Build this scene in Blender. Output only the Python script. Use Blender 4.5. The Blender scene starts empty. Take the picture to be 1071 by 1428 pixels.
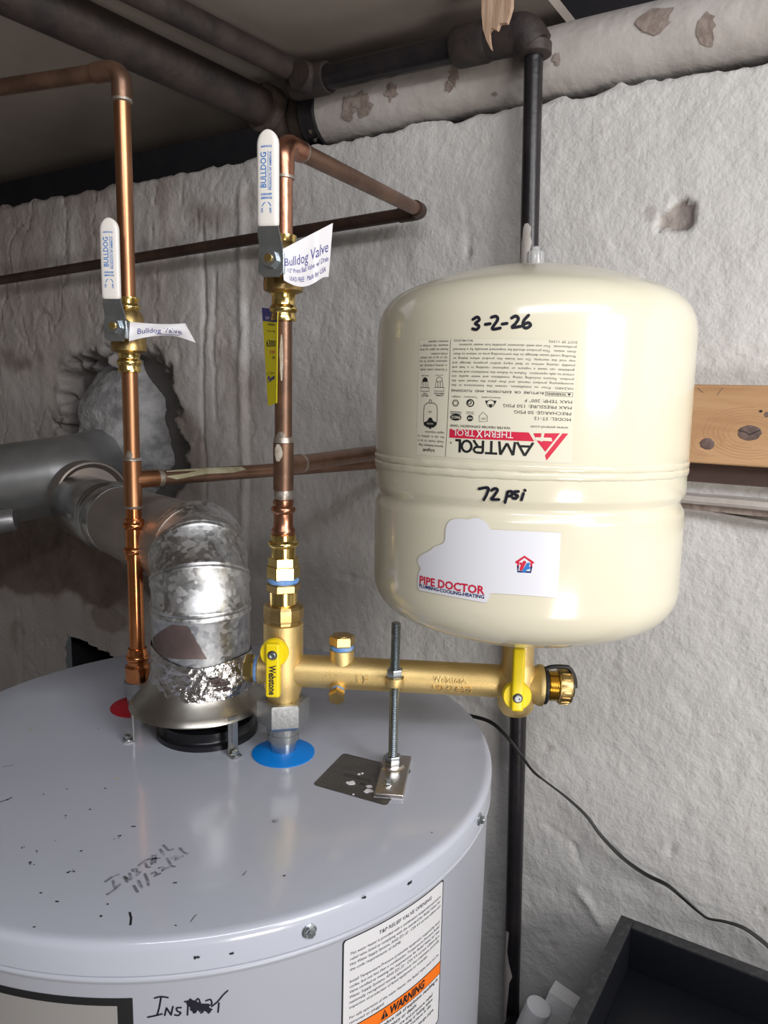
import bpy, bmesh, math, random
import numpy as np
from mathutils import Vector, Matrix
from mathutils.geometry import tessellate_polygon

# ------------------------------------------------------------------ camera, world, light, exposure
C = bpy.context.scene.collection
SC = bpy.context.scene
W, H = 1071, 1428
FPX, PITCH, ROLL = 1056.64, 0.159786, 0.0215515
EYE = 1.762                                    # camera height above the floor
_F = Vector((0, math.cos(PITCH), -math.sin(PITCH)))
_U0 = Vector((0, math.sin(PITCH), math.cos(PITCH)))
_R0 = Vector((1, 0, 0))
_R = math.cos(ROLL) * _R0 + math.sin(ROLL) * _U0
_U = -math.sin(ROLL) * _R0 + math.cos(ROLL) * _U0
cam_d = bpy.data.cameras.new('camera')
cam_d.sensor_fit = 'HORIZONTAL'
cam_d.sensor_width = 36
cam_d.lens = FPX / W * 36
cam_d.clip_start = 0.02
cam = bpy.data.objects.new('camera', cam_d)
C.objects.link(cam)
M3 = Matrix((_R, _U, -_F)).transposed()
cam.matrix_world = Matrix.Translation((0, 0, EYE)) @ M3.to_4x4()
SC.camera = cam

world = bpy.data.worlds.new('world')
SC.world = world
world.use_nodes = True
world.node_tree.nodes['Background'].inputs[0].default_value = (0.9, 0.93, 1.0, 1)
world.node_tree.nodes['Background'].inputs[1].default_value = 0.03

def area(name, loc, target, sx, sy, power, col):
    d = bpy.data.lights.new(name, 'AREA')
    d.shape = 'RECTANGLE'
    d.size, d.size_y, d.energy, d.color = sx, sy, power, col
    o = bpy.data.objects.new(name, d)
    C.objects.link(o)
    o.location = loc
    o.rotation_euler = (Vector(target) - Vector(loc)).to_track_quat('-Z', 'Y').to_euler()
    return o

area('shop_light', (1.22, -0.72, EYE + 0.38), (0.28, 0.8, EYE - 0.30), 0.7, 0.5, 19, (1.0, 0.985, 0.96))
area('strip_light', (0.30, -0.45, EYE + 0.64), (0.05, 0.55, EYE - 0.35), 1.3, 0.10, 10.5, (0.98, 0.98, 1.0))
area('ceiling_fill', (0.75, -1.1, EYE - 0.75), (-0.4, 0.9, EYE + 0.46), 0.5, 0.5, 15, (1.0, 0.94, 0.88))  # added upward fill that brightens the ceiling, no lamp known there
SC.view_settings.view_transform = 'Standard'
SC.view_settings.look = 'None'
SC.view_settings.gamma = 1
SC.view_settings.use_curve_mapping = False
SC.view_settings.exposure = 0.0

# ------------------------------------------------------------------ survey of the place (real distances)
def ray(px, py):
    return _F + _R * ((px - W / 2) / FPX) - _U * ((py - H / 2) / FPX)
EYEV = Vector((0, 0, EYE))
WN = Vector((-0.537, -0.8436, 0))              # wall normal (into the room)
WT = Vector((0.8436, -0.537, 0))               # along the wall
WC = -0.90
def at_z(px, py, z):                           # z measured from eye level
    d = ray(px, py)
    return EYEV + d * (z / d.z)
def at_y(px, py, Y):
    d = ray(px, py)
    return EYEV + d * (Y / d.y)
def at_c(px, py, c=WC):                        # on a plane parallel to the wall
    d = ray(px, py)
    return EYEV + d * (c / d.dot(WN))
def wallp(s, z, c=WC):
    return WN * c + WT * s + Vector((0, 0, EYE + z))
def wall_sz(px, py, c=WC):
    p = at_c(px, py, c)
    return p.dot(WT), p.z - EYE
def V3(x, y, z):                               # z measured from eye level
    return Vector((x, y, EYE + z))

rng = random.Random(4)

# ------------------------------------------------------------------ materials
def mat(name, col, rough=0.5, metal=0.0, col2=None, nscale=8.0, nlo=0.4, nhi=0.6, bump=0.0, bscale=60.0,
        rough2=None, vor=False, coat=0.0, spec=0.5, aniso=None, detail=6.0, bdist=0.002):
    m = bpy.data.materials.new(name)
    m.use_nodes = True
    nt = m.node_tree
    b = nt.nodes['Principled BSDF']
    b.inputs['Base Color'].default_value = (*col, 1)
    b.inputs['Roughness'].default_value = rough
    b.inputs['Metallic'].default_value = metal
    b.inputs['Coat Weight'].default_value = coat
    b.inputs['Coat Roughness'].default_value = 0.08
    b.inputs['Specular IOR Level'].default_value = spec
    tc = nt.nodes.new('ShaderNodeTexCoord')
    mp = nt.nodes.new('ShaderNodeMapping')
    nt.links.new(tc.outputs['Object'], mp.inputs[0])
    if aniso:
        mp.inputs['Scale'].default_value = aniso
    if col2 is not None or rough2 is not None:
        if vor:
            n = nt.nodes.new('ShaderNodeTexVoronoi')
            n.inputs['Scale'].default_value = nscale
            n.inputs['Randomness'].default_value = 1
            sep = nt.nodes.new('ShaderNodeSeparateColor')
            nt.links.new(n.outputs['Color'], sep.inputs[0])
            fac = sep.outputs[0]
            nt.links.new(mp.outputs[0], n.inputs['Vector'])
        else:
            n = nt.nodes.new('ShaderNodeTexNoise')
            n.inputs['Scale'].default_value = nscale
            n.inputs['Detail'].default_value = detail
            n.inputs['Roughness'].default_value = 0.62
            nt.links.new(mp.outputs[0], n.inputs['Vector'])
            fac = n.outputs[0]
        r = nt.nodes.new('ShaderNodeValToRGB')
        r.color_ramp.elements[0].position = nlo
        r.color_ramp.elements[1].position = nhi
        r.color_ramp.elements[0].color = (*col, 1)
        r.color_ramp.elements[1].color = (*(col2 or col), 1)
        nt.links.new(fac, r.inputs[0])
        nt.links.new(r.outputs[0], b.inputs['Base Color'])
        if rough2 is not None:
            mr = nt.nodes.new('ShaderNodeMapRange')
            mr.inputs[1].default_value = nlo
            mr.inputs[2].default_value = nhi
            mr.inputs[3].default_value = rough
            mr.inputs[4].default_value = rough2
            nt.links.new(fac, mr.inputs[0])
            nt.links.new(mr.outputs[0], b.inputs['Roughness'])
    if bump:
        n2 = nt.nodes.new('ShaderNodeTexNoise')
        n2.inputs['Scale'].default_value = bscale
        n2.inputs['Detail'].default_value = 4
        nt.links.new(mp.outputs[0], n2.inputs['Vector'])
        bn = nt.nodes.new('ShaderNodeBump')
        bn.inputs['Strength'].default_value = bump
        bn.inputs['Distance'].default_value = bdist
        nt.links.new(n2.outputs[0], bn.inputs['Height'])
        nt.links.new(bn.outputs[0], b.inputs['Normal'])
    return m

M = {}
M['heater'] = mat('heater_enamel', (0.45, 0.475, 0.555), 0.2, col2=(0.465, 0.49, 0.57), nscale=5, bump=0.05, bscale=35, coat=0.3)
M['heater_side'] = mat('heater_jacket_enamel', (0.42, 0.44, 0.505), 0.34, bump=0.03, bscale=25)
M['tank'] = mat('tank_enamel', (0.73, 0.69, 0.545), 0.2, col2=(0.74, 0.70, 0.555), nscale=4, bump=0.025, bscale=60, coat=0.4)
M['copper'] = mat('copper', (0.54, 0.265, 0.14), 0.34, 1, col2=(0.30, 0.14, 0.075), nscale=14, nlo=0.42, nhi=0.68, bump=0.05, bscale=90, aniso=(1, 1, 0.35))
M['copper_bright'] = mat('copper_bright', (0.82, 0.33, 0.13), 0.2, 1, col2=(0.62, 0.22, 0.08), nscale=18, bump=0.03, bscale=80)
M['copper_brown'] = mat('copper_brown', (0.29, 0.17, 0.115), 0.38, 0.8, col2=(0.17, 0.10, 0.07), nscale=16, bump=0.08, bscale=120)
M['copper_dark'] = mat('copper_dark', (0.04, 0.022, 0.018), 0.5, 0.4, col2=(0.075, 0.042, 0.03), nscale=20, bump=0.1, bscale=120)
M['copper_press'] = mat('copper_press', (0.58, 0.28, 0.18), 0.3, 1, col2=(0.42, 0.2, 0.13), nscale=30, bump=0.1, bscale=220)
M['solder'] = mat('solder', (0.46, 0.42, 0.38), 0.42, 0.8, col2=(0.3, 0.25, 0.2), nscale=60, bump=0.3, bscale=200)
M['flux'] = mat('dried_flux', (0.50, 0.46, 0.40), 0.7, 0, col2=(0.34, 0.27, 0.2), nscale=60, bump=0.3, bscale=200)
M['lime'] = mat('green_flux', (0.30, 0.28, 0.17), 0.75, 0, col2=(0.45, 0.42, 0.3), nscale=50, bump=0.3, bscale=150)
M['brass'] = mat('brass', (0.84, 0.63, 0.24), 0.2, 1, col2=(0.74, 0.53, 0.18), nscale=20, bump=0.04, bscale=150)
M['brass_dull'] = mat('brass_dull', (0.60, 0.43, 0.19), 0.36, 1, col2=(0.48, 0.34, 0.14), nscale=24, bump=0.08, bscale=260)
M['brass_cast'] = mat('brass_cast', (0.80, 0.615, 0.29), 0.5, 1, col2=(0.74, 0.55, 0.24), nscale=18, bump=0.35, bscale=900, bdist=0.0006)
M['steel'] = mat('zinc_steel', (0.60, 0.63, 0.65), 0.28, 1, col2=(0.47, 0.52, 0.56), nscale=25, bump=0.04, bscale=150)
M['rod_zinc'] = mat('rod_zinc', (0.36, 0.41, 0.45), 0.3, 1, col2=(0.28, 0.33, 0.37), nscale=40)
M['zinc'] = mat('zinc_union', (0.36, 0.37, 0.38), 0.42, 0.9, col2=(0.45, 0.46, 0.46), nscale=12, bump=0.15, bscale=300)
M['nickel'] = mat('nickel_plate', (0.62, 0.57, 0.53), 0.3, 1, bump=0.05, bscale=200)
M['galv'] = mat('galvanized_sheet', (0.50, 0.51, 0.52), 0.36, 1, col2=(0.68, 0.69, 0.70), nscale=230, nlo=0.1, nhi=0.95, vor=True, rough2=0.52, bump=0.12, bscale=110)
M['galv_dull'] = mat('galvanized_dull', (0.30, 0.305, 0.31), 0.4, 0.65, col2=(0.42, 0.425, 0.43), nscale=6, bump=0.06, bscale=60)
M['galv_brown'] = mat('galvanized_heat_tinted', (0.33, 0.30, 0.275), 0.42, 0.55, col2=(0.42, 0.36, 0.32), nscale=9, bump=0.08, bscale=60)
M['galv_clean'] = mat('galvanized_clean', (0.52, 0.53, 0.54), 0.2, 1, col2=(0.42, 0.43, 0.44), nscale=20, bump=0.04, bscale=60)
M['hood'] = mat('hood_sheet', (0.50, 0.49, 0.46), 0.34, 1, col2=(0.36, 0.34, 0.30), nscale=12, bump=0.08, bscale=60)
M['foil'] = mat('foil_tape', (0.74, 0.72, 0.71), 0.22, 1, col2=(0.55, 0.53, 0.52), nscale=45, bump=0.5, bscale=85, bdist=0.006)
M['dull_brown'] = mat('dull_brown_film', (0.105, 0.075, 0.075), 0.42, 0.3, col2=(0.15, 0.11, 0.105), nscale=20)
M['black_iron'] = mat('black_iron', (0.012, 0.011, 0.014), 0.33, 0.0, col2=(0.022, 0.018, 0.02), nscale=30, bump=0.15, bscale=160)
M['old_iron'] = mat('old_iron', (0.028, 0.023, 0.023), 0.55, 0.0, col2=(0.062, 0.045, 0.041), nscale=16, bump=0.5, bscale=120)
M['rust_iron'] = mat('rusty_iron', (0.05, 0.035, 0.031), 0.65, 0.0, col2=(0.115, 0.085, 0.072), nscale=12, bump=0.5, bscale=100)
M['yellow'] = mat('yellow_handle', (0.86, 0.66, 0.008), 0.35, bump=0.03, bscale=100)
M['white_grip'] = mat('white_vinyl_grip', (0.80, 0.77, 0.73), 0.35, coat=0.2)
M['tape_blue'] = mat('blue_thread_seal', (0.10, 0.27, 0.66), 0.5, col2=(0.28, 0.46, 0.8), nscale=90, bump=0.5, bscale=200)
M['blue'] = mat('blue_plastic', (0.0, 0.22, 0.74), 0.4)
M['red'] = mat('red_plastic', (0.45, 0.015, 0.03), 0.45)
M['rubber'] = mat('black_rubber', (0.012, 0.012, 0.013), 0.45)
M['flue_black'] = mat('black_flue_collar', (0.010, 0.010, 0.013), 0.3, bump=0.1, bscale=80)
M['paper'] = mat('white_paper', (0.78, 0.77, 0.80), 0.75, bump=0.15, bscale=60)
M['paper_yellow'] = mat('yellow_card', (0.88, 0.76, 0.0), 0.5)
M['label_clear'] = mat('label_film', (0.75, 0.715, 0.585), 0.26)
M['label_edge'] = mat('label_edge', (0.63, 0.60, 0.49), 0.35)
M['sticker'] = mat('sticker_vinyl', (0.77, 0.78, 0.84), 0.3)
M['ink'] = mat('black_ink', (0.012, 0.012, 0.014), 0.5)
M['ink_soft'] = mat('grey_print', (0.045, 0.043, 0.045), 0.5)
M['marker'] = mat('marker_ink', (0.012, 0.012, 0.022), 0.35)
M['marker_faint'] = mat('faded_marker', (0.17, 0.17, 0.20), 0.5, col2=(0.36, 0.365, 0.43), nscale=160, nlo=0.45, nhi=0.62)
M['ink_red'] = mat('red_print', (0.62, 0.02, 0.06), 0.4)
M['ink_navy'] = mat('navy_print', (0.02, 0.035, 0.16), 0.4)
M['ink_blue'] = mat('blue_print', (0.03, 0.19, 0.56), 0.4)
M['ink_orange'] = mat('orange_print', (0.78, 0.16, 0.01), 0.45)
M['ink_white'] = mat('white_print', (0.8, 0.79, 0.78), 0.5)
M['ink_violet'] = mat('violet_print', (0.05, 0.05, 0.28), 0.5)
M['label_white'] = mat('white_label', (0.62, 0.62, 0.645), 0.38)
M['foil_plate'] = mat('foil_rating_plate', (0.30, 0.285, 0.275), 0.3, 0.85, col2=(0.2, 0.19, 0.185), nscale=10, aniso=(1, 4, 1))
M['plate_print'] = mat('plate_print', (0.13, 0.125, 0.12), 0.5, 0.4)
M['silver_panel'] = mat('silver_panel', (0.62, 0.60, 0.59), 0.35, 0.6, aniso=(1, 1, 1))
M['wood'] = mat('pine', (0.60, 0.37, 0.20), 0.55, col2=(0.47, 0.265, 0.13), nscale=26, nlo=0.35, nhi=0.7, bump=0.15, bscale=90, aniso=(0.25, 0.25, 3.0))
M['wood_line'] = mat('pine_late_wood', (0.43, 0.235, 0.115), 0.6, col2=(0.52, 0.30, 0.15), nscale=60)
M['knot'] = mat('knot', (0.10, 0.065, 0.06), 0.6, col2=(0.19, 0.13, 0.115), nscale=60, bump=0.4, bscale=150)
M['old_wood'] = mat('old_brown_wood', (0.045, 0.026, 0.022), 0.7, col2=(0.075, 0.042, 0.034), nscale=20, aniso=(0.3, 0.3, 2))
M['splinter'] = mat('splintered_wood', (0.56, 0.41, 0.30), 0.7, col2=(0.38, 0.25, 0.17), nscale=40, aniso=(3, 3, 0.3), bump=0.4, bscale=80)
M['white_paint_pipe'] = mat('flaking_white_paint', (0.56, 0.525, 0.50), 0.6, col2=(0.47, 0.43, 0.405), nscale=9, bump=0.5, bscale=45, bdist=0.004)
M['bare'] = mat('bare_patch', (0.235, 0.185, 0.16), 0.8, col2=(0.33, 0.27, 0.24), nscale=90, bump=0.8, bscale=130)
M['tray'] = mat('black_melamine', (0.006, 0.007, 0.011), 0.45, col2=(0.011, 0.011, 0.015), nscale=160, nlo=0.58, nhi=0.72, bump=0.03, bscale=150)
M['tray_edge'] = mat('black_melamine_edge', (0.028, 0.028, 0.032), 0.5, col2=(0.075, 0.075, 0.08), nscale=130, nlo=0.5, nhi=0.75, bump=0.05, bscale=150)
M['foam'] = mat('white_foam', (0.74, 0.74, 0.75), 0.8, bump=0.5, bscale=220)
M['roll'] = mat('white_paper_roll', (0.80, 0.80, 0.84), 0.6)
M['cord'] = mat('black_cord', (0.012, 0.012, 0.012), 0.4)
M['ceiling'] = mat('ceiling_board', (0.42, 0.365, 0.325), 0.9, col2=(0.36, 0.31, 0.275), nscale=3, bump=0.1, bscale=40)
M['dark_void'] = mat('shade_black', (0.022, 0.02, 0.026), 0.9, col2=(0.035, 0.03, 0.034), nscale=10)  # near-black: shade of the joist bays and wall opening put into the colour
M['concrete'] = mat('floor_concrete', (0.27, 0.26, 0.25), 0.85, col2=(0.2, 0.19, 0.185), nscale=5, bump=0.3, bscale=60)
M['room_wall'] = mat('room_wall_paint', (0.52, 0.51, 0.49), 0.8, col2=(0.45, 0.44, 0.42), nscale=3, bump=0.3, bscale=60)
M['mortar'] = mat('grey_mortar', (0.58, 0.58, 0.59), 0.85, col2=(0.27, 0.27, 0.275), nscale=18, bump=0.8, bscale=70, bdist=0.006)

def wall_material():
    m = bpy.data.materials.new('painted_masonry')
    m.use_nodes = True
    nt = m.node_tree
    L = nt.links
    b = nt.nodes['Principled BSDF']
    b.inputs['Roughness'].default_value = 0.62
    tc = nt.nodes.new('ShaderNodeTexCoord')
    def noise(scale, detail=5, rough=0.55):
        n = nt.nodes.new('ShaderNodeTexNoise')
        n.inputs['Scale'].default_value = scale
        n.inputs['Detail'].default_value = detail
        n.inputs['Roughness'].default_value = rough
        L.new(tc.outputs['Object'], n.inputs['Vector'])
        return n.outputs[0]
    def ramp(fac, a, bb, ca, cb):
        r = nt.nodes.new('ShaderNodeValToRGB')
        r.color_ramp.elements[0].position = a
        r.color_ramp.elements[1].position = bb
        r.color_ramp.elements[0].color = (*ca, 1)
        r.color_ramp.elements[1].color = (*cb, 1)
        L.new(fac, r.inputs[0])
        return r.outputs[0]
    def mix(fac, a, bcol):
        x = nt.nodes.new('ShaderNodeMix')
        x.data_type = 'RGBA'
        L.new(fac, x.inputs[0])
        L.new(a, x.inputs[6])
        if isinstance(bcol, tuple):
            x.inputs[7].default_value = (*bcol, 1)
        else:
            L.new(bcol, x.inputs[7])
        return x.outputs[2]
    paint = ramp(noise(5), 0.35, 0.7, (0.655, 0.645, 0.635), (0.59, 0.58, 0.57))
    specks = ramp(noise(42, 4), 0.68, 0.76, (0, 0, 0), (0.5, 0.5, 0.5))
    sepc = nt.nodes.new('ShaderNodeSeparateColor')
    att = nt.nodes.new('ShaderNodeAttribute')
    att.attribute_name = 'wear'
    L.new(att.outputs['Color'], sepc.inputs[0])
    c = mix(specks, paint, (0.40, 0.36, 0.335))
    bare = ramp(noise(22, 6), 0.35, 0.7, (0.155, 0.105, 0.085), (0.24, 0.18, 0.15))
    c = mix(sepc.outputs[1], c, (0.375, 0.315, 0.295))      # grubby old paint
    c = mix(sepc.outputs[0], c, bare)                      # bare brown render
    c = mix(sepc.outputs[2], c, (0.075, 0.07, 0.068))      # dark ring at the broken edge
    L.new(c, b.inputs['Base Color'])
    h1, h2 = noise(120, 3, 0.5), noise(280, 3, 0.5)
    a = nt.nodes.new('ShaderNodeMath')
    a.operation = 'MULTIPLY_ADD'
    L.new(h2, a.inputs[0])
    a.inputs[1].default_value = 0.35
    L.new(h1, a.inputs[2])
    bn = nt.nodes.new('ShaderNodeBump')
    bn.inputs['Strength'].default_value = 0.6
    bn.inputs['Distance'].default_value = 0.0026
    L.new(a.outputs[0], bn.inputs['Height'])
    L.new(bn.outputs[0], b.inputs['Normal'])
    return m
M['wall'] = wall_material()

# ------------------------------------------------------------------ mesh helpers
def empty(name, loc, label, cat, group=None):
    o = bpy.data.objects.new(name, None)
    o.empty_display_size = 0.02
    C.objects.link(o)
    o.location = loc
    o['label'], o['category'] = label, cat
    if group:
        o['group'] = group
    return o

def tag(o, label, cat, group=None):
    o['label'], o['category'] = label, cat
    if group:
        o['group'] = group
    return o

def origin_of(o):
    v = Vector((0, 0, 0))
    while o is not None:
        v += o.location
        o = o.parent
    return v

class MB:
    def __init__(self):
        self.v, self.f, self.mi = [], [], []
        self.mats = []
        self.cur = 0
    def use(self, m):
        if m not in self.mats:
            self.mats.append(m)
        self.cur = self.mats.index(m)
        return self
    def add(self, verts, faces):
        o = len(self.v)
        self.v += [tuple(x) for x in verts]
        self.f += [tuple(i + o for i in fc) for fc in faces]
        self.mi += [self.cur] * len(faces)
    def rings(self, rings, cap0=True, cap1=True, closed=True):
        n = len(rings[0])
        vs = [p for r in rings for p in r]
        fs = []
        for k in range(len(rings) - 1):
            for i in range(n if closed else n - 1):
                j = (i + 1) % n
                fs.append((k * n + i, k * n + j, (k + 1) * n + j, (k + 1) * n + i))
        if cap0:
            fs.append(tuple(range(n - 1, -1, -1)))
        if cap1:
            fs.append(tuple((len(rings) - 1) * n + i for i in range(n)))
        self.add(vs, fs)
    def lathe(self, prof, o, ax=(0, 0, 1), seg=32, cap0=True, cap1=True, rot=0.0, ref=None):
        o, ax = Vector(o), Vector(ax).normalized()
        e, g = frame(ax, ref)
        rs = []
        for r, t in prof:
            r = max(r, 1e-5)
            rs.append([o + ax * t + (e * math.cos(rot + 2 * math.pi * i / seg) + g * math.sin(rot + 2 * math.pi * i / seg)) * r for i in range(seg)])
        self.rings(rs, cap0, cap1)
        return self
    def tube(self, pts, r, seg=20, cap0=True, cap1=True, wob=None):
        pts = [Vector(p) for p in pts]
        n = len(pts)
        rad = r if isinstance(r, (list, tuple)) else [r] * n
        tang = []
        for i in range(n):
            a = (pts[i] - pts[i - 1]).normalized() if i > 0 else None
            b = (pts[i + 1] - pts[i]).normalized() if i < n - 1 else None
            t = (a + b) if a is not None and b is not None else (a if b is None else b)
            tang.append(t.normalized())
        e, g = frame(tang[0])
        rs = []
        for i in range(n):
            if i:
                q = tang[i - 1].rotation_difference(tang[i])
                e = q @ e
                g = q @ g
            rs.append([pts[i] + (e * math.cos(2 * math.pi * k / seg) + g * math.sin(2 * math.pi * k / seg)) * rad[i] * (1 + (wob(i, k) if wob else 0)) for k in range(seg)])
        self.rings(rs, cap0, cap1)
        return self
    def box(self, o, ex, ey, ez, hx, hy, hz, bev=0.0):
        o, ex, ey, ez = Vector(o), Vector(ex), Vector(ey), Vector(ez)
        b = min(bev, hx * 0.9, hy * 0.9, hz * 0.9)
        if b <= 0:
            vs = [o + ex * (sx * hx) + ey * (sy * hy) + ez * (sz * hz) for sz in (-1, 1) for sy in (-1, 1) for sx in (-1, 1)]
            self.add(vs, [(0, 2, 3, 1), (4, 5, 7, 6), (0, 1, 5, 4), (2, 6, 7, 3), (0, 4, 6, 2), (1, 3, 7, 5)])
            return self
        rs = []
        k = 3
        prof = [(-hz, -b)] + [(-hz + b - b * math.cos(a), -b + b * math.sin(a)) for a in [math.pi / 2 * i / k for i in range(1, k + 1)]]
        prof += [(-z, d) for z, d in reversed(prof)]
        for z, ins in prof:
            ring = []
            for qx, qy, a0 in ((1, 1, 0), (-1, 1, 90), (-1, -1, 180), (1, -1, 270)):
                for i in range(k + 1):
                    a = math.radians(a0 + 90 * i / k)
                    rr = b + ins if b + ins > 1e-6 else 1e-6
                    ring.append(o + ex * (qx * (hx - b) + rr * math.cos(a)) + ey * (qy * (hy - b) + rr * math.sin(a)) + ez * z)
            rs.append(ring)
        self.rings(rs)
        return self
    def extrude(self, poly, o, ex, ey, ez, h0, h1):
        """polygon (2D) in ex, ey extruded along ez from h0 to h1"""
        o, ex, ey, ez = Vector(o), Vector(ex), Vector(ey), Vector(ez)
        n = len(poly)
        a = [o + ex * x + ey * y + ez * h0 for x, y in poly]
        b = [o + ex * x + ey * y + ez * h1 for x, y in poly]
        fs = [(i, (i + 1) % n, n + (i + 1) % n, n + i) for i in range(n)]
        tri = tessellate_polygon([[Vector((x, y, 0)) for x, y in poly]])
        fs += [tuple(t) for t in tri] + [tuple(n + i for i in reversed(t)) for t in tri]
        self.add(a + b, fs)
        return self
    def sheet(self, P, th, closed_side=True):
        """P[i][j] grid of points made into a sheet of thickness th"""
        ni, nj = len(P), len(P[0])
        N = [[None] * nj for _ in range(ni)]
        for i in range(ni):
            for j in range(nj):
                a = P[min(i + 1, ni - 1)][j] - P[max(i - 1, 0)][j]
                b = P[i][min(j + 1, nj - 1)] - P[i][max(j - 1, 0)]
                N[i][j] = a.cross(b).normalized()
        A = [P[i][j] + N[i][j] * th / 2 for i in range(ni) for j in range(nj)]
        B = [P[i][j] - N[i][j] * th / 2 for i in range(ni) for j in range(nj)]
        k = ni * nj
        fs = []
        for i in range(ni - 1):
            for j in range(nj - 1):
                a, b, c, d = i * nj + j, (i + 1) * nj + j, (i + 1) * nj + j + 1, i * nj + j + 1
                fs.append((a, b, c, d))
                fs.append((k + d, k + c, k + b, k + a))
        per = [(i, 0) for i in range(ni)] + [(ni - 1, j) for j in range(1, nj)] + [(i, nj - 1) for i in range(ni - 2, -1, -1)] + [(0, j) for j in range(nj - 2, 0, -1)]
        for x in range(len(per)):
            a = per[x][0] * nj + per[x][1]
            y = per[(x + 1) % len(per)]
            b = y[0] * nj + y[1]
            fs.append((b, a, k + a, k + b))
        self.add(A + B, fs)
        return self
    def build(self, name, m=None, parent=None, smooth=True, angle=38, loc=None, fix=True):
        off = origin_of(parent) if parent is not None else (Vector(loc) if loc is not None else Vector((0, 0, 0)))
        me = bpy.data.meshes.new(name)
        me.from_pydata([(x - off.x, y - off.y, z - off.z) for x, y, z in self.v], [], self.f)
        ms = self.mats if self.mats else [m]
        for mm in ms:
            me.materials.append(M[mm] if isinstance(mm, str) else mm)
        if len(ms) > 1:
            me.polygons.foreach_set('material_index', self.mi)
        me.update()
        if fix:
            bm = bmesh.new()
            bm.from_mesh(me)
            bmesh.ops.recalc_face_normals(bm, faces=bm.faces)
            bm.to_mesh(me)
            bm.free()
        if smooth:
            me.polygons.foreach_set('use_smooth', [True] * len(me.polygons))
            me.set_sharp_from_angle(angle=math.radians(angle))
        o = bpy.data.objects.new(name, me)
        C.objects.link(o)
        if parent is not None:
            o.parent = parent
        else:
            o.location = off
        return o

def frame(ax, ref=None):
    ax = Vector(ax).normalized()
    if ref is None:
        ref = Vector((0, 0, 1)) if abs(ax.z) < 0.9 else Vector((1, 0, 0))
    e = (Vector(ref) - ax * Vector(ref).dot(ax)).normalized()
    g = ax.cross(e).normalized()
    return e, g

def fillet(pts, r, n=8):
    """polyline with its inner corners rounded"""
    pts = [Vector(p) for p in pts]
    out = [pts[0]]
    for i in range(1, len(pts) - 1):
        a, b, c = pts[i - 1], pts[i], pts[i + 1]
        u, w = (a - b).normalized(), (c - b).normalized()
        th = u.angle(w)
        d = r / math.tan(th / 2)
        p0, p1 = b + u * d, b + w * d
        bis = (u + w).normalized()
        cen = b + bis * (r / math.sin(th / 2))
        q0, q1 = p0 - cen, p1 - cen
        ang = q0.angle(q1)
        axn = q0.cross(q1).normalized()
        for k in range(n + 1):
            out.append(cen + Matrix.Rotation(ang * k / n, 3, axn) @ q0)
    out.append(pts[-1])
    return out

def hexprof(r, t0, t1, ch=0.0012):
    return [(r * 0.93, t0), (r, t0 + ch), (r, t1 - ch), (r * 0.93, t1)]

def bead(r0, r1, t, w):
    return [(r0, t - w), (r0 + (r1 - r0) * 0.7, t - w * 0.62), (r1, t - w * 0.2), (r1, t + w * 0.2), (r0 + (r1 - r0) * 0.7, t + w * 0.62), (r0, t + w)]

# ------------------------------------------------------------------ lettering
_tcache = {}
def text_geo(s, bold=0.0, italic=0.0, spacing=1.0, res=2):
    key = (s, bold, italic, spacing, res)
    if key in _tcache:
        return _tcache[key]
    cu = bpy.data.curves.new('lettering', 'FONT')
    cu.body = s
    cu.size = 1.0
    cu.resolution_u = res
    cu.offset = bold
    cu.shear = italic
    cu.space_character = spacing
    cu.fill_mode = 'FRONT'
    o = bpy.data.objects.new('lettering', cu)
    C.objects.link(o)
    bpy.context.view_layer.update()
    me = o.evaluated_get(bpy.context.evaluated_depsgraph_get()).to_mesh()
    v = [(p.co.x, p.co.y) for p in me.vertices]
    f = [tuple(p.vertices) for p in me.polygons]
    o.evaluated_get(bpy.context.evaluated_depsgraph_get()).to_mesh_clear()
    bpy.data.objects.remove(o)
    bpy.data.curves.remove(cu)
    x0, x1 = min(p[0] for p in v), max(p[0] for p in v)
    v = [((x - x0) / (x1 - x0), y / 0.70) for x, y in v]
    _tcache[key] = (v, f)
    return v, f

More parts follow.
